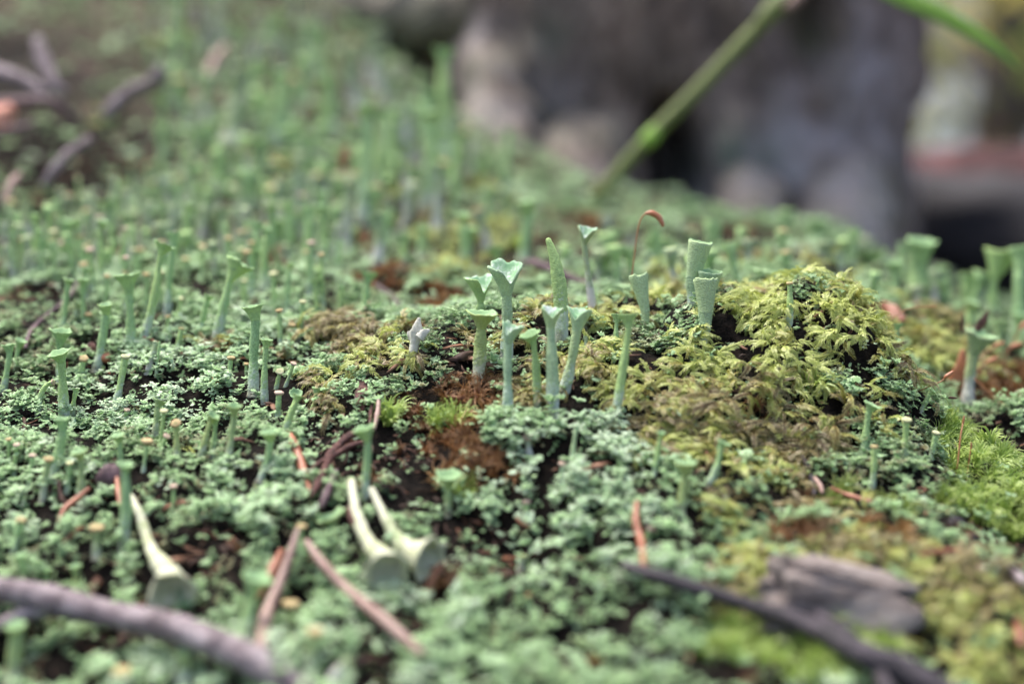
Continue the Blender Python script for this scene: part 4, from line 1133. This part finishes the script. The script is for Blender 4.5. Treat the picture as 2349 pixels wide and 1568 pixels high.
# dark twig lower right with a second one beside it
stick('twig', [(1428,1292,16.6),(1500,1318,16.4),(1600,1350,16.1),(1720,1388,15.8),(1850,1430,15.4),(1960,1490,15.1),(2080,1545,14.9),(2250,1640,14.7)], [18,30,34,38,44,62,66,60], M_twig_dark, 'long dark twig running down to the bottom right corner', lie=.55, seed=4, n=60, seg=14, lump=.16)
stick('twig', [(1870,1405,15.3),(1950,1460,15.0),(2010,1530,14.8),(2060,1640,14.6)], [24,30,34,34], M_twig_dark, 'short grey brown twig lying against the dark front twig', lie=.5, seed=9)
surf_stick('twig', [(214,590),(185,640),(150,690),(105,725),(70,762),(58,800)], [5,9,11,10,11,8], M_twig_purple, 'thin purple twig slanting down across the upper left mat', lift=.25, n=30)
stick('twig', [(1195,600,25.5),(1230,605,25),(1290,630,24.5),(1350,655,24.2),(1402,668,24)], [10,20,22,22,20], M_twig_purple, 'dark purple stick lying behind the pointed lichen', n=30)
surf_stick('twig', [(862,655),(895,680),(925,712),(942,735)], [12,16,18,14], M_twig_purple, 'short purplish stick behind the pale broken fragment', lift=.15)
surf_stick('twig', [(1838,1045),(1852,1070),(1862,1100),(1868,1135)], [9,12,13,10], M_twig_dark, 'small bluish black twiglet under the right moss', lift=.1, n=20)
surf_stick('twig', [(2270,1262),(2300,1290),(2340,1325),(2400,1375)], [14,20,24,24], M_twig, 'grey splinter sticking from the charred debris on the right', lift=.2)
# left dark hollow: sticks and red scraps
stick('twig', [(238,268,31.5),(275,232,31.5),(310,205,31.5),(345,190,31.6),(375,160,31.6)], [26,34,30,26,34], M_twig, 'blurred mauve stick with a knob pointing right from the dark hollow', n=24)
stick('twig', [(85,90,33),(100,140,32.8),(125,195,32.5),(150,215,32.5)], [26,34,30,22], M_twig, 'blurred upright mauve stick above the dark hollow', n=20)
stick('twig', [(-60,165,32),(0,170,31.8),(55,185,31.6),(105,215,31.4)], [36,40,32,20], M_twig, 'pale blurred stick entering the dark hollow from the left edge', n=20)
stick('twig', [(-30,240,31),(40,235,30.8),(95,232,30.6),(135,240,30.6),(170,280,30.8)], [22,24,26,22,16], M_twig_purple, 'reddish curved stick across the dark hollow', n=24)
stick('twig', [(100,425,29),(130,385,29),(160,350,29.2),(205,320,29.6)], [20,24,24,18], M_twig, 'mauve stick slanting out below the dark hollow', n=20)
stick('dead_needle', [(12,470,27.5),(22,430,27.7),(45,400,28)], [16,22,14], M_needle_tan, 'blurred pinkish needle at the left edge under the hollow', cat='needle')
stick('dead_needle', [(-60,310,30.5),(-5,275,30.5),(28,245,30.5)], [50,64,24], M_salmon, 'bright orange blurred scrap at the left edge of the hollow', cat='needle')
stick('dead_needle', [(-40,312,30.2),(20,300,30.2),(80,285,30.4)], [16,18,12], M_twig_purple, 'dark pink blurred needle low in the hollow', cat='needle')
stick('dead_needle', [(450,230,35),(475,180,35.2),(500,130,35.6),(520,105,36)], [22,26,24,12], M_needle_tan, 'blurred tan upright blade on the far slope', cat='needle')

# needles
surf_stick('dead_needle', [(662,988),(676,1022),(693,1070),(711,1126)], [10,22,22,3], M_needle, 'glossy orange brown needle lying on the mat beside the red fork', lift=.22, cat='needle', group='dead needles', n=26, wob=.02, lump=.02)
stick('dead_needle', [(702,1240,17.1),(745,1298,16.7),(800,1355,16.3),(880,1420,15.9),(970,1502,15.5)], [14,24,26,30,20], M_needle_tan, 'longest pinkish brown needle in front of the fallen pair', lie=.4, cat='needle', group='dead needles', n=36, wob=.02, lump=.03)
stick('dead_needle', [(684,1212,17.1),(668,1262,16.7),(640,1340,16.2),(608,1420,15.8),(604,1492,15.5)], [10,20,26,34,40], M_needle_tan, 'pale tan needle running down to the mauve twig', lie=.45, cat='needle', group='dead needles', n=30, wob=.02, lump=.03)
stick('dead_needle', [(648,1260,16.8),(630,1300,16.6),(608,1340,16.4),(592,1372,16.3)], [16,28,28,12], M_needle, 'short bright orange needle behind the pale tan one', lie=.3, cat='needle', group='dead needles', n=20, wob=.02)
surf_stick('dead_needle', [(1461,1150),(1458,1195),(1470,1240),(1478,1300)], [12,16,20,14], M_needle, 'upright orange scrap above the dark front twig', lift=.2, cat='needle', group='dead needles')
surf_stick('dead_needle', [(135,1195),(150,1165),(178,1142),(205,1118)], [8,14,14,8], M_needle, 'curved orange needle tucked by the dark bud on the left', lift=.15, cat='needle', group='dead needles')
surf_stick('dead_needle', [(268,1095),(271,1125),(276,1160)], [10,14,8], M_needle, 'orange needle tip right under the dark bud', lift=.15, cat='needle', group='dead needles')
surf_stick('dead_needle', [(322,770),(350,780),(378,795)], [4,5,3], M_needle, 'fine orange needle between the crossed tall pair and the broken stalk', lift=.12, cat='needle', group='dead needles')
surf_stick('dead_needle', [(1905,1118),(1945,1135),(2000,1150)], [7,12,8], M_needle, 'red orange needle under the grey green rosettes', lift=.12, cat='needle', group='dead needles')
surf_stick('dead_needle', [(1868,1095),(1880,1112),(1886,1130)], [9,12,7], M_needle_tan, 'brown needle stub beside the bluish black twiglet', lift=.15, cat='needle', group='dead needles')
surf_stick('dead_needle', [(2110,1270),(2180,1262),(2230,1270)], [8,14,8], M_needle, 'orange needle near the charred debris', lift=.1, cat='needle', group='dead needles')
surf_stick('dead_needle', [(2260,1340),(2250,1310),(2240,1280)], [12,16,10], M_needle_tan, 'brown needle pointing into the charred debris', lift=.15, cat='needle', group='dead needles')
surf_stick('dead_needle', [(2330,1420),(2338,1450),(2345,1480)], [14,24,16], M_needle, 'blurred orange scrap on the moss at the right edge', lift=.2, cat='needle', group='dead needles')

# red leaf flake and forked red bark
def flake(name, pts, widths, mat, label, cat, th=0.25, parent=None, origin=None, seed=2):
    r = random.Random(seed)
    n = 16
    Q = smooth_pts([PT(*p) for p in pts], n)
    w = np.interp(np.linspace(0, len(pts) - 1, n), range(len(pts)), [a * pts[0][2] / FPX / 2 for a in widths])
    V, F = [], []
    tang = np.gradient(Q, axis=0)
    m = 8
    for i in range(n):
        d = tang[i] / np.linalg.norm(tang[i]); s = np.cross(d, FWD); s /= np.linalg.norm(s); u = np.cross(s, d)
        jag = r.uniform(.85, 1.12)
        for q in range(m):
            a = q / m * 6.2832
            V.append(Q[i] + s * math.cos(a) * w[i] * jag + u * (math.sin(a) * w[i] * th + 0.35 * w[i] * math.cos(a) ** 2 * math.sin(i * .5)))
    for i in range(n - 1):
        for q in range(m):
            a = i * m + q; b = i * m + (q + 1) % m
            F.append((a, b, b + m, a + m))
    F.append(tuple(range(m - 1, -1, -1))); F.append(tuple(range((n - 1) * m, n * m)))
    org = Q[0] if origin is None else origin
    o = mesh_obj(name, V, F, mat, parent, origin=org)
    if parent is None: o.location = org; tag(o, label, cat)
    return o
def sd_(x, y, l=0.2): return (x, y, depth_of(G(x, y)) - l)
flake('dead_leaf', [sd_(834,868),(832,895,depth_of(G(832,895))-.25),(828,925,depth_of(G(828,925))-.25),(824,952,depth_of(G(824,952))-.2)], [20,36,32,4], M_red, 'wrinkled red brown leaf flake standing between the mat and the hump', 'leaf')
# pale torn fragment at the left of the hump: a split, flattened stalk with a frayed end
of = PT(950, 818, 19.5)
fr = root_empty('lichen_fragment', of, 'bone white torn lichen fragment sticking up left of the hump', 'lichen')
flake('shard', [(944,822,19.5),(950,790,19.5),(956,762,19.5),(958,744,19.5),(961,728,19.5)], [22,24,32,20,5], M_white_dead, '', '', 0.5, fr, of, 4)
flake('shard', [(962,775,19.4),(974,762,19.4),(986,757,19.4)], [26,18,4], M_white_dead, '', '', 0.4, fr, of, 9)
flake('shard', [(950,784,19.55),(940,770,19.55),(937,759,19.55)], [16,13,5], M_white_dead, '', '', 0.4, fr, of, 10)
surf_stick('dead_needle', [(868,918),(866,945),(858,985)], [10,13,8], M_needle_tan, 'tan stalk bit right of the wrinkled red flake', lift=.2, cat='needle', group='dead needles')
surf_stick('dead_needle', [(856,920),(850,945),(848,972)], [5,9,5], M_red, 'thin red splinter beside the tan stalk bit', lift=.22, cat='needle', group='dead needles')
og = PT(*sd_(840, 990))
fk = root_empty('bark_strip', og, 'dark red forked bark strip running down beside the orange needle', 'bark')
surf = lambda L, l=.35: [(x, y, depth_of(G(x, y)) - l) for x, y in L]
stick('strip', surf([(842,988),(800,1000),(760,1040),(745,1075),(728,1110),(712,1140)]), [10,18,24,18,20,8], M_red, parent=fk, origin=og, n=34, wob=.12)
stick('strip', surf([(838,1012),(800,1024),(765,1045),(730,1062),(705,1085)]), [8,13,15,11,5], M_red, parent=fk, origin=og, n=24, wob=.12)
stick('strip', surf([(800,1165),(812,1195),(825,1215)]), [14,22,12], M_red, parent=fk, origin=og, n=14, wob=.12)
stick('strip', surf([(770,1080),(750,1130),(735,1165)]), [14,20,12], M_twig_purple, parent=fk, origin=og, n=14, wob=.12)
flake('dead_leaf', [(2182,915,22.6),(2195,880,22.6),(2205,840,22.6),(2208,800,22.6)], [50,56,34,6], M_caps, 'rusty orange pointed leaf on the right beside the pale funnel lichen', 'leaf')
flake('dead_leaf', [(2236,765,22.4),(2250,742,22.4),(2268,712,22.4)], [12,22,3], M_red, 'small maroon leaf blade above the pale funnel cup', 'leaf', seed=5)
flake('dead_leaf', [(2205,762,22.4),(2207,740,22.4),(2210,718,22.4)], [8,9,2], M_red, 'thin maroon sliver left of the pale funnel cup', 'leaf', seed=6)
flake('dead_leaf', [(2020,695,23.5),(2045,712,23.4),(2072,735,23.2)], [18,34,16], M_needle, 'blurred salmon leaf lying right behind the hump crest', 'leaf', seed=7)
flake('dead_leaf', [(786,390,30),(790,360,30),(795,335,30)], [16,26,8], M_needle, 'blurred coral scrap on the slope beside the twin pale stalks', 'leaf', seed=8)
stick('dead_needle', [(768,403,30),(785,412,29.8),(812,430,29.6)], [14,24,12], M_stalk_white, 'blurred white sliver under the coral scrap', cat='needle')

# bud scales and berry
def bead(name, px, py, d, w, h, mat, label, cat, seed=1):
    r = random.Random(seed)
    c = PT(px, py, d); a = w * d / FPX / 2; b = h * d / FPX / 2
    V, F = [], []
    nu, nv = 14, 9
    for j in range(nv + 1):
        th = math.pi * j / nv
        for i in range(nu):
            ph = 2 * math.pi * i / nu
            k = 1 + r.uniform(-.05, .05) + 0.08 * math.sin(3 * ph + th * 2)
            V.append(c + np.array([math.sin(th) * math.cos(ph) * a, math.sin(th) * math.sin(ph) * a, math.cos(th) * b * (1.15 if th < 1 else 1)]) * k)
    for j in range(nv):
        for i in range(nu):
            F.append((j * nu + i, j * nu + (i + 1) % nu, (j + 1) * nu + (i + 1) % nu, (j + 1) * nu + i))
    o = mesh_obj(name, V, F, mat, origin=c); o.location = c
    return tag(o, label, cat)
def gd(x, y, l=.1): return depth_of(G(x, y)) - l
bead('bud_scale', 209, 805, gd(209, 812), 30, 36, M_red, 'dark red bud scale behind the rough leaning stalk', 'bud scale', 1)
bead('bud_scale', 243, 822, gd(243, 826), 30, 22, M_caps, 'bright orange bud scale right of the rough leaning stalk', 'bud scale', 2)
bead('bud_scale', 497, 872, gd(497, 875), 34, 16, M_caps, 'orange red bud scale below the widest tilted cup', 'bud scale', 3)
bead('bud_scale', 252, 1095, gd(252, 1105), 62, 56, M_twig_purple, 'large dark purple bud below the broad green cup', 'bud', 4)
bead('berry', 1625, 1482, 15.4, 40, 42, M_berry, 'purple berry resting by the dark front twig', 'berry', 5)
bead('bud_scale', 1372, 668, 22.5, 16, 14, M_caps, 'small orange speck behind the slender pale trumpet', 'bud scale', 6) if False else None
# charred debris on the right
r_ = random.Random(12)
for i, (x, y, w, h, lb) in enumerate([(2190,1205,44,40,'black charred knob at the top of the debris pile'),(2150,1222,30,30,'small black charred bead left of the debris pile'),(2225,1250,40,54,'charred chunk in the middle of the debris pile'),
                                  (2250,1300,44,60,'charred chunk at the foot of the debris pile'),(2282,1262,36,36,'charred lump right of the debris pile')]):
    bead('charred_chip', x, y, gd(x, y, .05), w, h, M_char_shade, lb, 'charred wood', 20 + i)

# moss sporophytes: a wiry seta with a capsule
def sporophyte(points, w, caps, cw, label, capm=None):
    P3 = points
    o0 = PT(*points[0])
    e = root_empty('moss_sporophyte', o0, label, 'moss sporophyte', 'orange moss sporophytes')
    stick('seta', points, [w] * len(points), M_seta, parent=e, origin=o0, n=30, seg=7, wob=.02, lump=0)
    stick('capsule', caps, [w * 1.3, cw, cw * .95, cw * .45], capm or M_caps, parent=e, origin=o0, n=16, seg=12, wob=.02, lump=0)
sporophyte([(1447,650,21),(1453,600,21),(1462,530,21),(1470,502,21),(1480,490,21)], 3.6, [(1479,490,21),(1495,489,21),(1512,500,21),(1521,519,21)], 14, 'tall orange sporophyte with nodding hooked capsule above the hump')
sporophyte([(2105,898,20.2),(2130,886,20.2),(2155,876,20.2),(2168,866,20.2)], 3, [(2165,868,20.2),(2170,863,20.2),(2177,858,20.2),(2186,851,20.2)], 10, 'orange sporophyte leaning right above the small leaning lichen')
sporophyte([(2110,912,20.1),(2140,905,20.1),(2170,909,20.1)], 2.6, [(2168,909,20.1),(2176,911,20.1),(2186,912,20.1),(2195,913,20.1)], 6, 'thin red sporophyte lying level beside the small leaning lichen', M_red)
sporophyte([(2160,900,22.8),(2200,870,22.8),(2240,845,22.8),(2262,832,22.8)], 3, [(2260,833,22.8),(2268,829,22.8),(2278,824,22.8),(2288,823,22.8)], 11, 'blurred sporophyte pointing right over the rust brown tuft')
sporophyte([(2190,860,23.2),(2230,825,23.2),(2280,795,23.2)], 3, [(2278,796,23.2),(2286,791,23.2),(2295,788,23.2),(2303,786,23.2)], 11, 'blurred sporophyte just above the wide pale funnel foot')
sporophyte([(2230,860,23.2),(2280,820,23.2),(2318,795,23.2)], 3, [(2316,796,23.2),(2326,793,23.2),(2336,790,23.2),(2346,789,23.2)], 12, 'blurred sporophyte with its orange capsule against the right edge')
sporophyte([(2290,850,23.6),(2320,790,23.6),(2340,755,23.6)], 3, [(2336,758,23.6),(2344,748,23.6),(2352,742,23.6),(2360,738,23.6)], 12, 'topmost blurred sporophyte at the right edge')
sporophyte([(2235,868,22.0),(2262,895,21.9),(2295,925,21.8)], 3.4, [(2290,920,21.8),(2300,930,21.8),(2310,940,21.8),(2318,950,21.8)], 12, 'sporophyte drooping down right in front of the rust brown tuft')
sporophyte([(2040,735,21.5),(2070,714,21.5),(2105,704,21.5),(2135,704,21.5)], 2.6, [(2133,704,21.5),(2138,703,21.5),(2143,703,21.5),(2148,704,21.5)], 4, 'hair thin bare seta arching right off the hump crest', M_seta)
sporophyte([(2188,1118,18.9),(2196,1060,19),(2202,1005,19.1),(2208,970,19.2)], 4, [(2208,972,19.2),(2209,966,19.2),(2210,960,19.2),(2211,953,19.2)], 6, 'upright brown seta in the bright green moss, left one', M_seta)
sporophyte([(2214,1118,18.9),(2220,1070,19),(2226,1030,19.1)], 3.4, [(2226,1031,19.1),(2227,1026,19.1),(2227,1020,19.1),(2228,1014,19.1)], 5, 'upright brown seta in the bright green moss, right one', M_seta)
sporophyte([(1935,828,19.7),(1938,800,19.7),(1945,770,19.7)], 2.4, [(1944,772,19.7),(1948,764,19.7),(1954,756,19.7),(1958,745,19.7)], 7, 'short brown sporophyte on the right shoulder of the hump', M_red)

# ------------------------------------------------------------------ weathered wood, lower right
def rough_block(name, c, half, rot, mat, label, cat, seed, amp=0.2, nu=64, nv=36):
    V, F = [], []
    M = np.array(Matrix.Rotation(rot[2], 3, 'Z') @ Matrix.Rotation(rot[1], 3, 'Y') @ Matrix.Rotation(rot[0], 3, 'X'))
    for j in range(nv + 1):
        th = math.pi * j / nv
        for i in range(nu):
            ph = 2 * math.pi * i / nu
            v = np.array([math.cos(th), math.sin(th) * math.cos(ph), math.sin(th) * math.sin(ph)])
            v = np.sign(v) * np.abs(v) ** 0.4
            k = 1 + amp * float(fbm(v[1] * 3 + seed, v[2] * 3 + v[0] * 0.8, seed, 4)) * 1.6 + 0.2 * float(fbm(v[2] * 9 + seed, v[0] * 1.3, seed + 3, 2))
            V.append(c + M @ (v * np.array(half) * k))
    for j in range(nv):
        for i in range(nu):
            F.append((j * nu + i, j * nu + (i + 1) % nu, (j + 1) * nu + (i + 1) % nu, (j + 1) * nu + i))
    o = mesh_obj(name, V, F, mat, origin=c); o.location = c
    return tag(o, label, cat)
rough_block('wood_chunk', PT(1910, 1400, 15.95), (0.76, 0.6, 0.44), (R(-20), R(12), R(4)), M_wood, 'weathered grey wood chunk half buried in moss in front', 'wood', 3)
rough_block('wood_chunk', PT(2195, 1330, 16.4), (0.22, 0.2, 0.16), (R(-10), R(14), 0), M_wood, 'small pale wood corner poking from the front moss', 'wood', 5, nu=24, nv=16)

# ------------------------------------------------------------------ the tree
TC = PT(1535, 400, 51.5); TC[2] = 0
TR = 7.5
zb = float(H(TC[0], TC[1] - 7)) - 3
def trunk():
    o0 = np.array([TC[0], TC[1], zb])
    e = root_empty('tree', o0, 'grey barked tree base with a dark cavity between its roots behind the mat', 'tree')
    nph, nz = 260, 150
    zz = zb + (np.linspace(0, 1, nz) ** 1.8) * 90
    ph = np.linspace(-math.pi, math.pi, nph, endpoint=False)
    PH, ZZ = np.meshgrid(ph, zz)
    hgt = ZZ - zb
    lob = 0.5 + 0.5 * np.cos(PH * 5 + 0.6 + 0.4 * np.sin(PH * 2))
    rad = TR * (1 - 0.0015 * hgt) + np.exp(-hgt / 3.2) * (0.6 + 1.5 * lob) * (1 - 0.6 * sstep(0.4, 1.2, PH) * (1 - sstep(1.9, 2.6, PH))) 
    n = fbm(np.cos(PH) * 4 + 9 + np.sin(PH) * 2, ZZ * 0.25 + np.sin(PH) * 4, 13, 5)
    rad += n * 1.1
    rad += fbm(PH * 9, ZZ * 0.9, 17, 4) * 0.35
    X = TC[0] + rad * np.sin(PH); Y = TC[1] - rad * np.cos(PH)
    # dark cavity between two roots
    cav = PT(1555, 370, 43.5)
    dx = (X - cav[0]); dz = (ZZ - cav[2])
    a = ((dx + dz * 0.15) / (0.75 + 0.10 * np.clip(-dz, 0, 4))) ** 2 + (dz / 1.55) ** 2
    front = Y < TC[1]
    dent = np.where(front, np.exp(-a ** 2 * 1.2), 0)
    Y = Y + dent * 4.5
    cav2 = PT(1870, 45, 44); a2 = ((X - cav2[0]) / 0.5) ** 2 + ((ZZ - cav2[2]) / 0.9) ** 2
    Y = Y + np.where(front, np.exp(-a2 * 1.0), 0) * 1.6
    # buttress ridges
    for (px, w, amp) in ((1090, 1.0, 1.3), (1200, 0.8, 0.5), (1960, 1.1, 0.9), (1730, 0.9, 0.5)):
        xc = PT(px, 300, 44)[0] + (ZZ - 6) * 0.05
        Y = Y - np.where(front, np.exp(-((X - xc) / w) ** 2) * amp, 0)
    V = np.stack([X, Y, ZZ], -1).reshape(-1, 3)
    idx = np.arange(nph * nz).reshape(nz, nph)
    nxt = np.roll(idx, -1, 1)
    F = np.stack([idx[:-1], nxt[:-1], nxt[1:], idx[1:]], -1).reshape(-1, 4).tolist()
    # lichen-pale bark near the foot on the right, algae bands, olive moss
    def spot(px, py, r, d=44):
        c = PT(px, py, d)
        return np.exp(-(((V[:, 0] - c[0]) ** 2 + (V[:, 2] - c[2]) ** 2) / (r * d / FPX) ** 2))
    pale = np.clip(1.5 * spot(1960, 400, 150) + 1.4 * spot(1780, 440, 170) + 1.0 * spot(2000, 150, 120) + 0.9 * spot(1080, 120, 90) + .8 * spot(1150, 260, 90) + .9 * spot(1700, 520, 130) + .5 * spot(1300, 200, 60), 0, 1)
    algae = np.clip(1.6 * spot(1320, 345, 60) + 1.5 * spot(1690, 400, 80) + 1.0 * spot(1200, 330, 70) + .7 * spot(1850, 500, 70) + .4 * spot(1250, 80, 60), 0, 1)
    olive = np.clip(0.9 * spot(1120, 250, 50) + 0.9 * spot(1870, 90, 40) + .9 * spot(2060, 420, 50) + .8 * spot(2080, 520, 50) + .6 * spot(1800, 20, 50), 0, 1) * .8
    mesh_obj('trunk', V, F, M_bark, e, attrs={'pale': pale, 'algae': algae, 'olive': olive}, origin=o0)
    # roots
    def root(pts, widths, pale, olive, seed):
        r = random.Random(seed)
        n = 50; seg = 26
        Q = smooth_pts([PT(*p) for p in pts], n)
        w = np.interp(np.linspace(0, len(pts) - 1, n), range(len(pts)), [a * p[2] / FPX / 2 for a, p in zip(widths, pts)])
        V, F, T = tube_mesh(Q, w, seg, 0.0, r); V = np.array(V)
        c = np.repeat(Q, seg, 0); off = V - c
        k = 1 + 0.5 * fbm(V[:, 0] * .7 + V[:, 1] * .3, V[:, 2] * .6 + V[:, 1] * .4, seed, 4) + 0.16 * fbm(V[:, 0] * 3, V[:, 2] * 1.2 + V[:, 1], seed + 5, 3)
        V = c + off * k[:, None]
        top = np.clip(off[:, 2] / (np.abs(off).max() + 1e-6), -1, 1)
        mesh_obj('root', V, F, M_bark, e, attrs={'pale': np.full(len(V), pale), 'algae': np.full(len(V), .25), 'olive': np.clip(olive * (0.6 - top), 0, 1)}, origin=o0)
    root([(1250,60,47),(1050,40,47.5),(900,50,47.5),(780,25,48),(640,-60,50)], [330,240,190,150,120], 0.35, 0.7, 41)
    root([(1300,-160,52),(1200,60,48),(1150,260,44.5),(1150,430,42.5),(1180,560,40.5)], [240,240,200,210,260], 0.7, 0.15, 42)
    root([(1700,60,50),(1735,300,46.5),(1720,460,43.5),(1690,620,40)], [200,170,160,230], 0.6, 0.1, 43)
    root([(1860,-60,51),(1900,250,47.5),(1915,450,45),(1920,640,42)], [220,190,200,220], 0.75, 0.15, 44)
    root([(1400,60,51),(1370,280,46.5),(1340,420,44),(1310,560,41)], [200,220,240,280], 0.3, 0.1, 45)
trunk()

# grass stem in front of the tree and the blade at the top right
g0 = PT(1368, 450, 33.5)
gs = root_empty('grass_plant', g0, 'slanting blurred green grass stem crossing in front of the tree', 'grass stem')
stick('culm', [(1360,460,33.5),(1420,390,33.3),(1490,315,33.1),(1600,205,32.9),(1700,100,32.7),(1790,10,32.5),(1900,-110,32.3)], [28,30,31,32,32,36,30], M_grass, parent=gs, origin=g0, n=50, wob=.01, lump=.03)
stick('node', [(1478,330,32.95),(1492,314,32.9),(1506,298,32.9)], [34,38,34], M_blade, parent=gs, origin=g0, n=12, wob=.01, lump=0)
stick('sheath', [(1740,55,32.4),(1775,20,32.4),(1820,-25,32.4),(1860,-70,32.4)], [30,48,46,30], M_grass, parent=gs, origin=g0, n=16, wob=.02, lump=0)
stick('dry_sheath', [(1800,20,32.2),(1830,-5,32.2),(1850,-40,32.2)], [16,30,20], M_needle_tan, parent=gs, origin=g0, n=12, wob=.02)
bl = stick('grass_leaf_strap', [(1950,-60,30),(2060,-8,30),(2150,30,30),(2240,80,30),(2310,132,30),(2335,160,30)], [28,40,42,34,14,3], M_blade, 'bright green grass blade arching across the top right corner', cat='grass blade', n=40, wob=.01, lump=0, flat=.25)

# ------------------------------------------------------------------ beyond: rotten log, trees, leaves against the sky
def log_(p0, p1, r0, label, seed, mat=None):
    r = random.Random(seed)
    n, seg = 60, 36
    Q = np.array([np.array(p0) + (np.array(p1) - np.array(p0)) * t for t in np.linspace(0, 1, n)])
    V, F, T = tube_mesh(Q, [r0] * n, seg, 0, r); V = np.array(V)
    c = np.repeat(Q, seg, 0); off = V - c
    k = 1 + .35 * fbm(V[:, 0] * .18, V[:, 2] * .4 + V[:, 1] * .2, seed, 4)
    o = mesh_obj('fallen_log', c + off * k[:, None], F, mat or M_log, origin=Q[0]); o.location = Q[0]
    tag(o, label, 'log')
log_(PT(1900, 430, 66), PT(3300, 560, 58), 2.3, 'rotting reddish log lying on the ground behind the tree on the right', 3)
log_(PT(2085, 520, 55), PT(3000, 640, 48), 2.0, 'added black log standing in for the dark shade under the reddish one', 8, M_char_shade)  # added log, its black colour stands in for shade behind the right lichens

M_leafA = simple_mat('leaf_green', [(0.3, (0.12, 0.17, 0.03)), (0.7, (0.22, 0.28, 0.06))], .05, 0.6, 1, 0.2, 0.1)
M_leafB = simple_mat('leaf_yellow_green', [(0.3, (0.34, 0.34, 0.08)), (0.7, (0.52, 0.46, 0.14))], .05, 0.6, 1, 0.2, 0.1)
M_leafC = simple_mat('leaf_dark', [(0.3, (0.02, 0.035, 0.012)), (0.7, (0.05, 0.08, 0.025))], .05, 0.6, 1, 0.2, 0.1)
for _m in (M_leafA, M_leafB, M_leafC):
    _nt = _m.node_tree; _b = _nt.nodes['Principled BSDF']
    _tr = _nt.nodes.new('ShaderNodeBsdfTranslucent'); _mx = _nt.nodes.new('ShaderNodeMixShader'); _mx.inputs[0].default_value = 0.5
    _nt.links.new(_b.inputs['Base Color'].links[0].from_socket, _tr.inputs[0])
    _nt.links.new(_b.outputs[0], _mx.inputs[1]); _nt.links.new(_tr.outputs[0], _mx.inputs[2]); _nt.links.new(_mx.outputs[0], _nt.nodes['Material Output'].inputs[0])
M_ftrunk = simple_mat('far_bark', [(0.3, (0.04, 0.035, 0.03)), (0.7, (0.12, 0.1, 0.09))], .1, 0.9, 0.8, 0.8, 0.6)
def far_tree(px, d, w, top, crown_r, crown_z, mats, label, seed, nleaf=1500, leaf=3.0):
    r = np.random.default_rng(seed); rr = random.Random(seed)
    base = PT(px, 300, d); base[2] = -17
    e = root_empty('tree', base, label, 'tree', 'trees beyond the clearing')
    zs = np.linspace(0, top, 16)
    pts = np.stack([base[0] + np.sin(zs * .013 + seed) * w, np.full(16, base[1]), base[2] + zs], -1)
    V, F, T = tube_mesh(pts, np.interp(zs, [0, top * .08, top], [w * .75, w * .5, w * .15]), 12, .05, rr)
    mesh_obj('trunk', V, F, M_ftrunk, e, origin=base)
    # limbs
    V2, F2 = [], []
    for i in range(9):
        z = rr.uniform(.15, .9) * top; a = rr.uniform(0, 6.28); L = crown_r * rr.uniform(.5, 1)
        p = np.array([[base[0] + math.cos(a) * L * t, base[1] + math.sin(a) * L * t, base[2] + z + L * .35 * t] for t in np.linspace(0, 1, 6)])
        v, f, t_ = tube_mesh(p, np.linspace(w * .18, w * .03, 6), 6, 0, rr)
        o_ = len(V2); V2 += v; F2 += [tuple(q + o_ for q in ff) for ff in f]
    mesh_obj('limbs', V2, F2, M_ftrunk, e, origin=base)
    # crown: leaf-sized faces gathered in clumps
    ncl = 46
    th = r.uniform(0, 6.28, ncl); rad = crown_r * np.sqrt(r.random(ncl)); zc = base[2] + crown_z + r.random(ncl) * (top - crown_z) * 1.05
    C = np.stack([base[0] + rad * np.cos(th), base[1] + rad * np.sin(th) * .6, zc], -1)
    k = r.integers(0, ncl, nleaf)
    P_ = C[k] + r.normal(0, crown_r * .13, (nleaf, 3))
    a = r.normal(size=(nleaf, 3)); a /= np.linalg.norm(a, axis=1, keepdims=True)
    b = np.cross(a, r.normal(size=(nleaf, 3))); b /= np.linalg.norm(b, axis=1, keepdims=True)
    L = leaf * r.uniform(.6, 1.3, (nleaf, 1)); W = L * .42
    V = np.stack([P_ - a * L, P_ + b * W, P_ + a * L, P_ - b * W], 1).reshape(-1, 3)
    F = np.arange(nleaf * 4).reshape(-1, 4).tolist()
    o = mesh_obj('crown', V, F, mats[0], e, smooth=False, origin=base)
    for m_ in mats[1:]: o.data.materials.append(m_)
    o.data.polygons.foreach_set('material_index', (k % len(mats)).astype(np.int32))
far_tree(2420, 240, 12, 190, 42, 2, [M_leafB, M_leafA, M_leafB], 'yellowing bush like tree filling the gap at the far right', 51, 620, 2.6)
far_tree(2190, 330, 10, 220, 38, 4, [M_leafA, M_leafC], 'dark green small tree just right of the big trunk', 52, 300, 3.2)
far_tree(2345, 520, 16, 330, 70, 10, [M_leafC, M_leafA, M_leafB], 'tall tree in the middle of the gap, farther back', 53, 300, 4.5)
far_tree(2700, 420, 20, 300, 75, 20, [M_leafA, M_leafB], 'broad green tree outside the right edge', 54, 800, 4.5)
far_tree(2050, 600, 26, 380, 80, 30, [M_leafC, M_leafA], 'dark tree mostly hidden behind the big trunk', 55, 700, 5)
far_tree(1300, 500, 26, 380, 90, 30, [M_leafC, M_leafA], 'dark tree wholly screened by the big trunk', 56, 1200, 5)
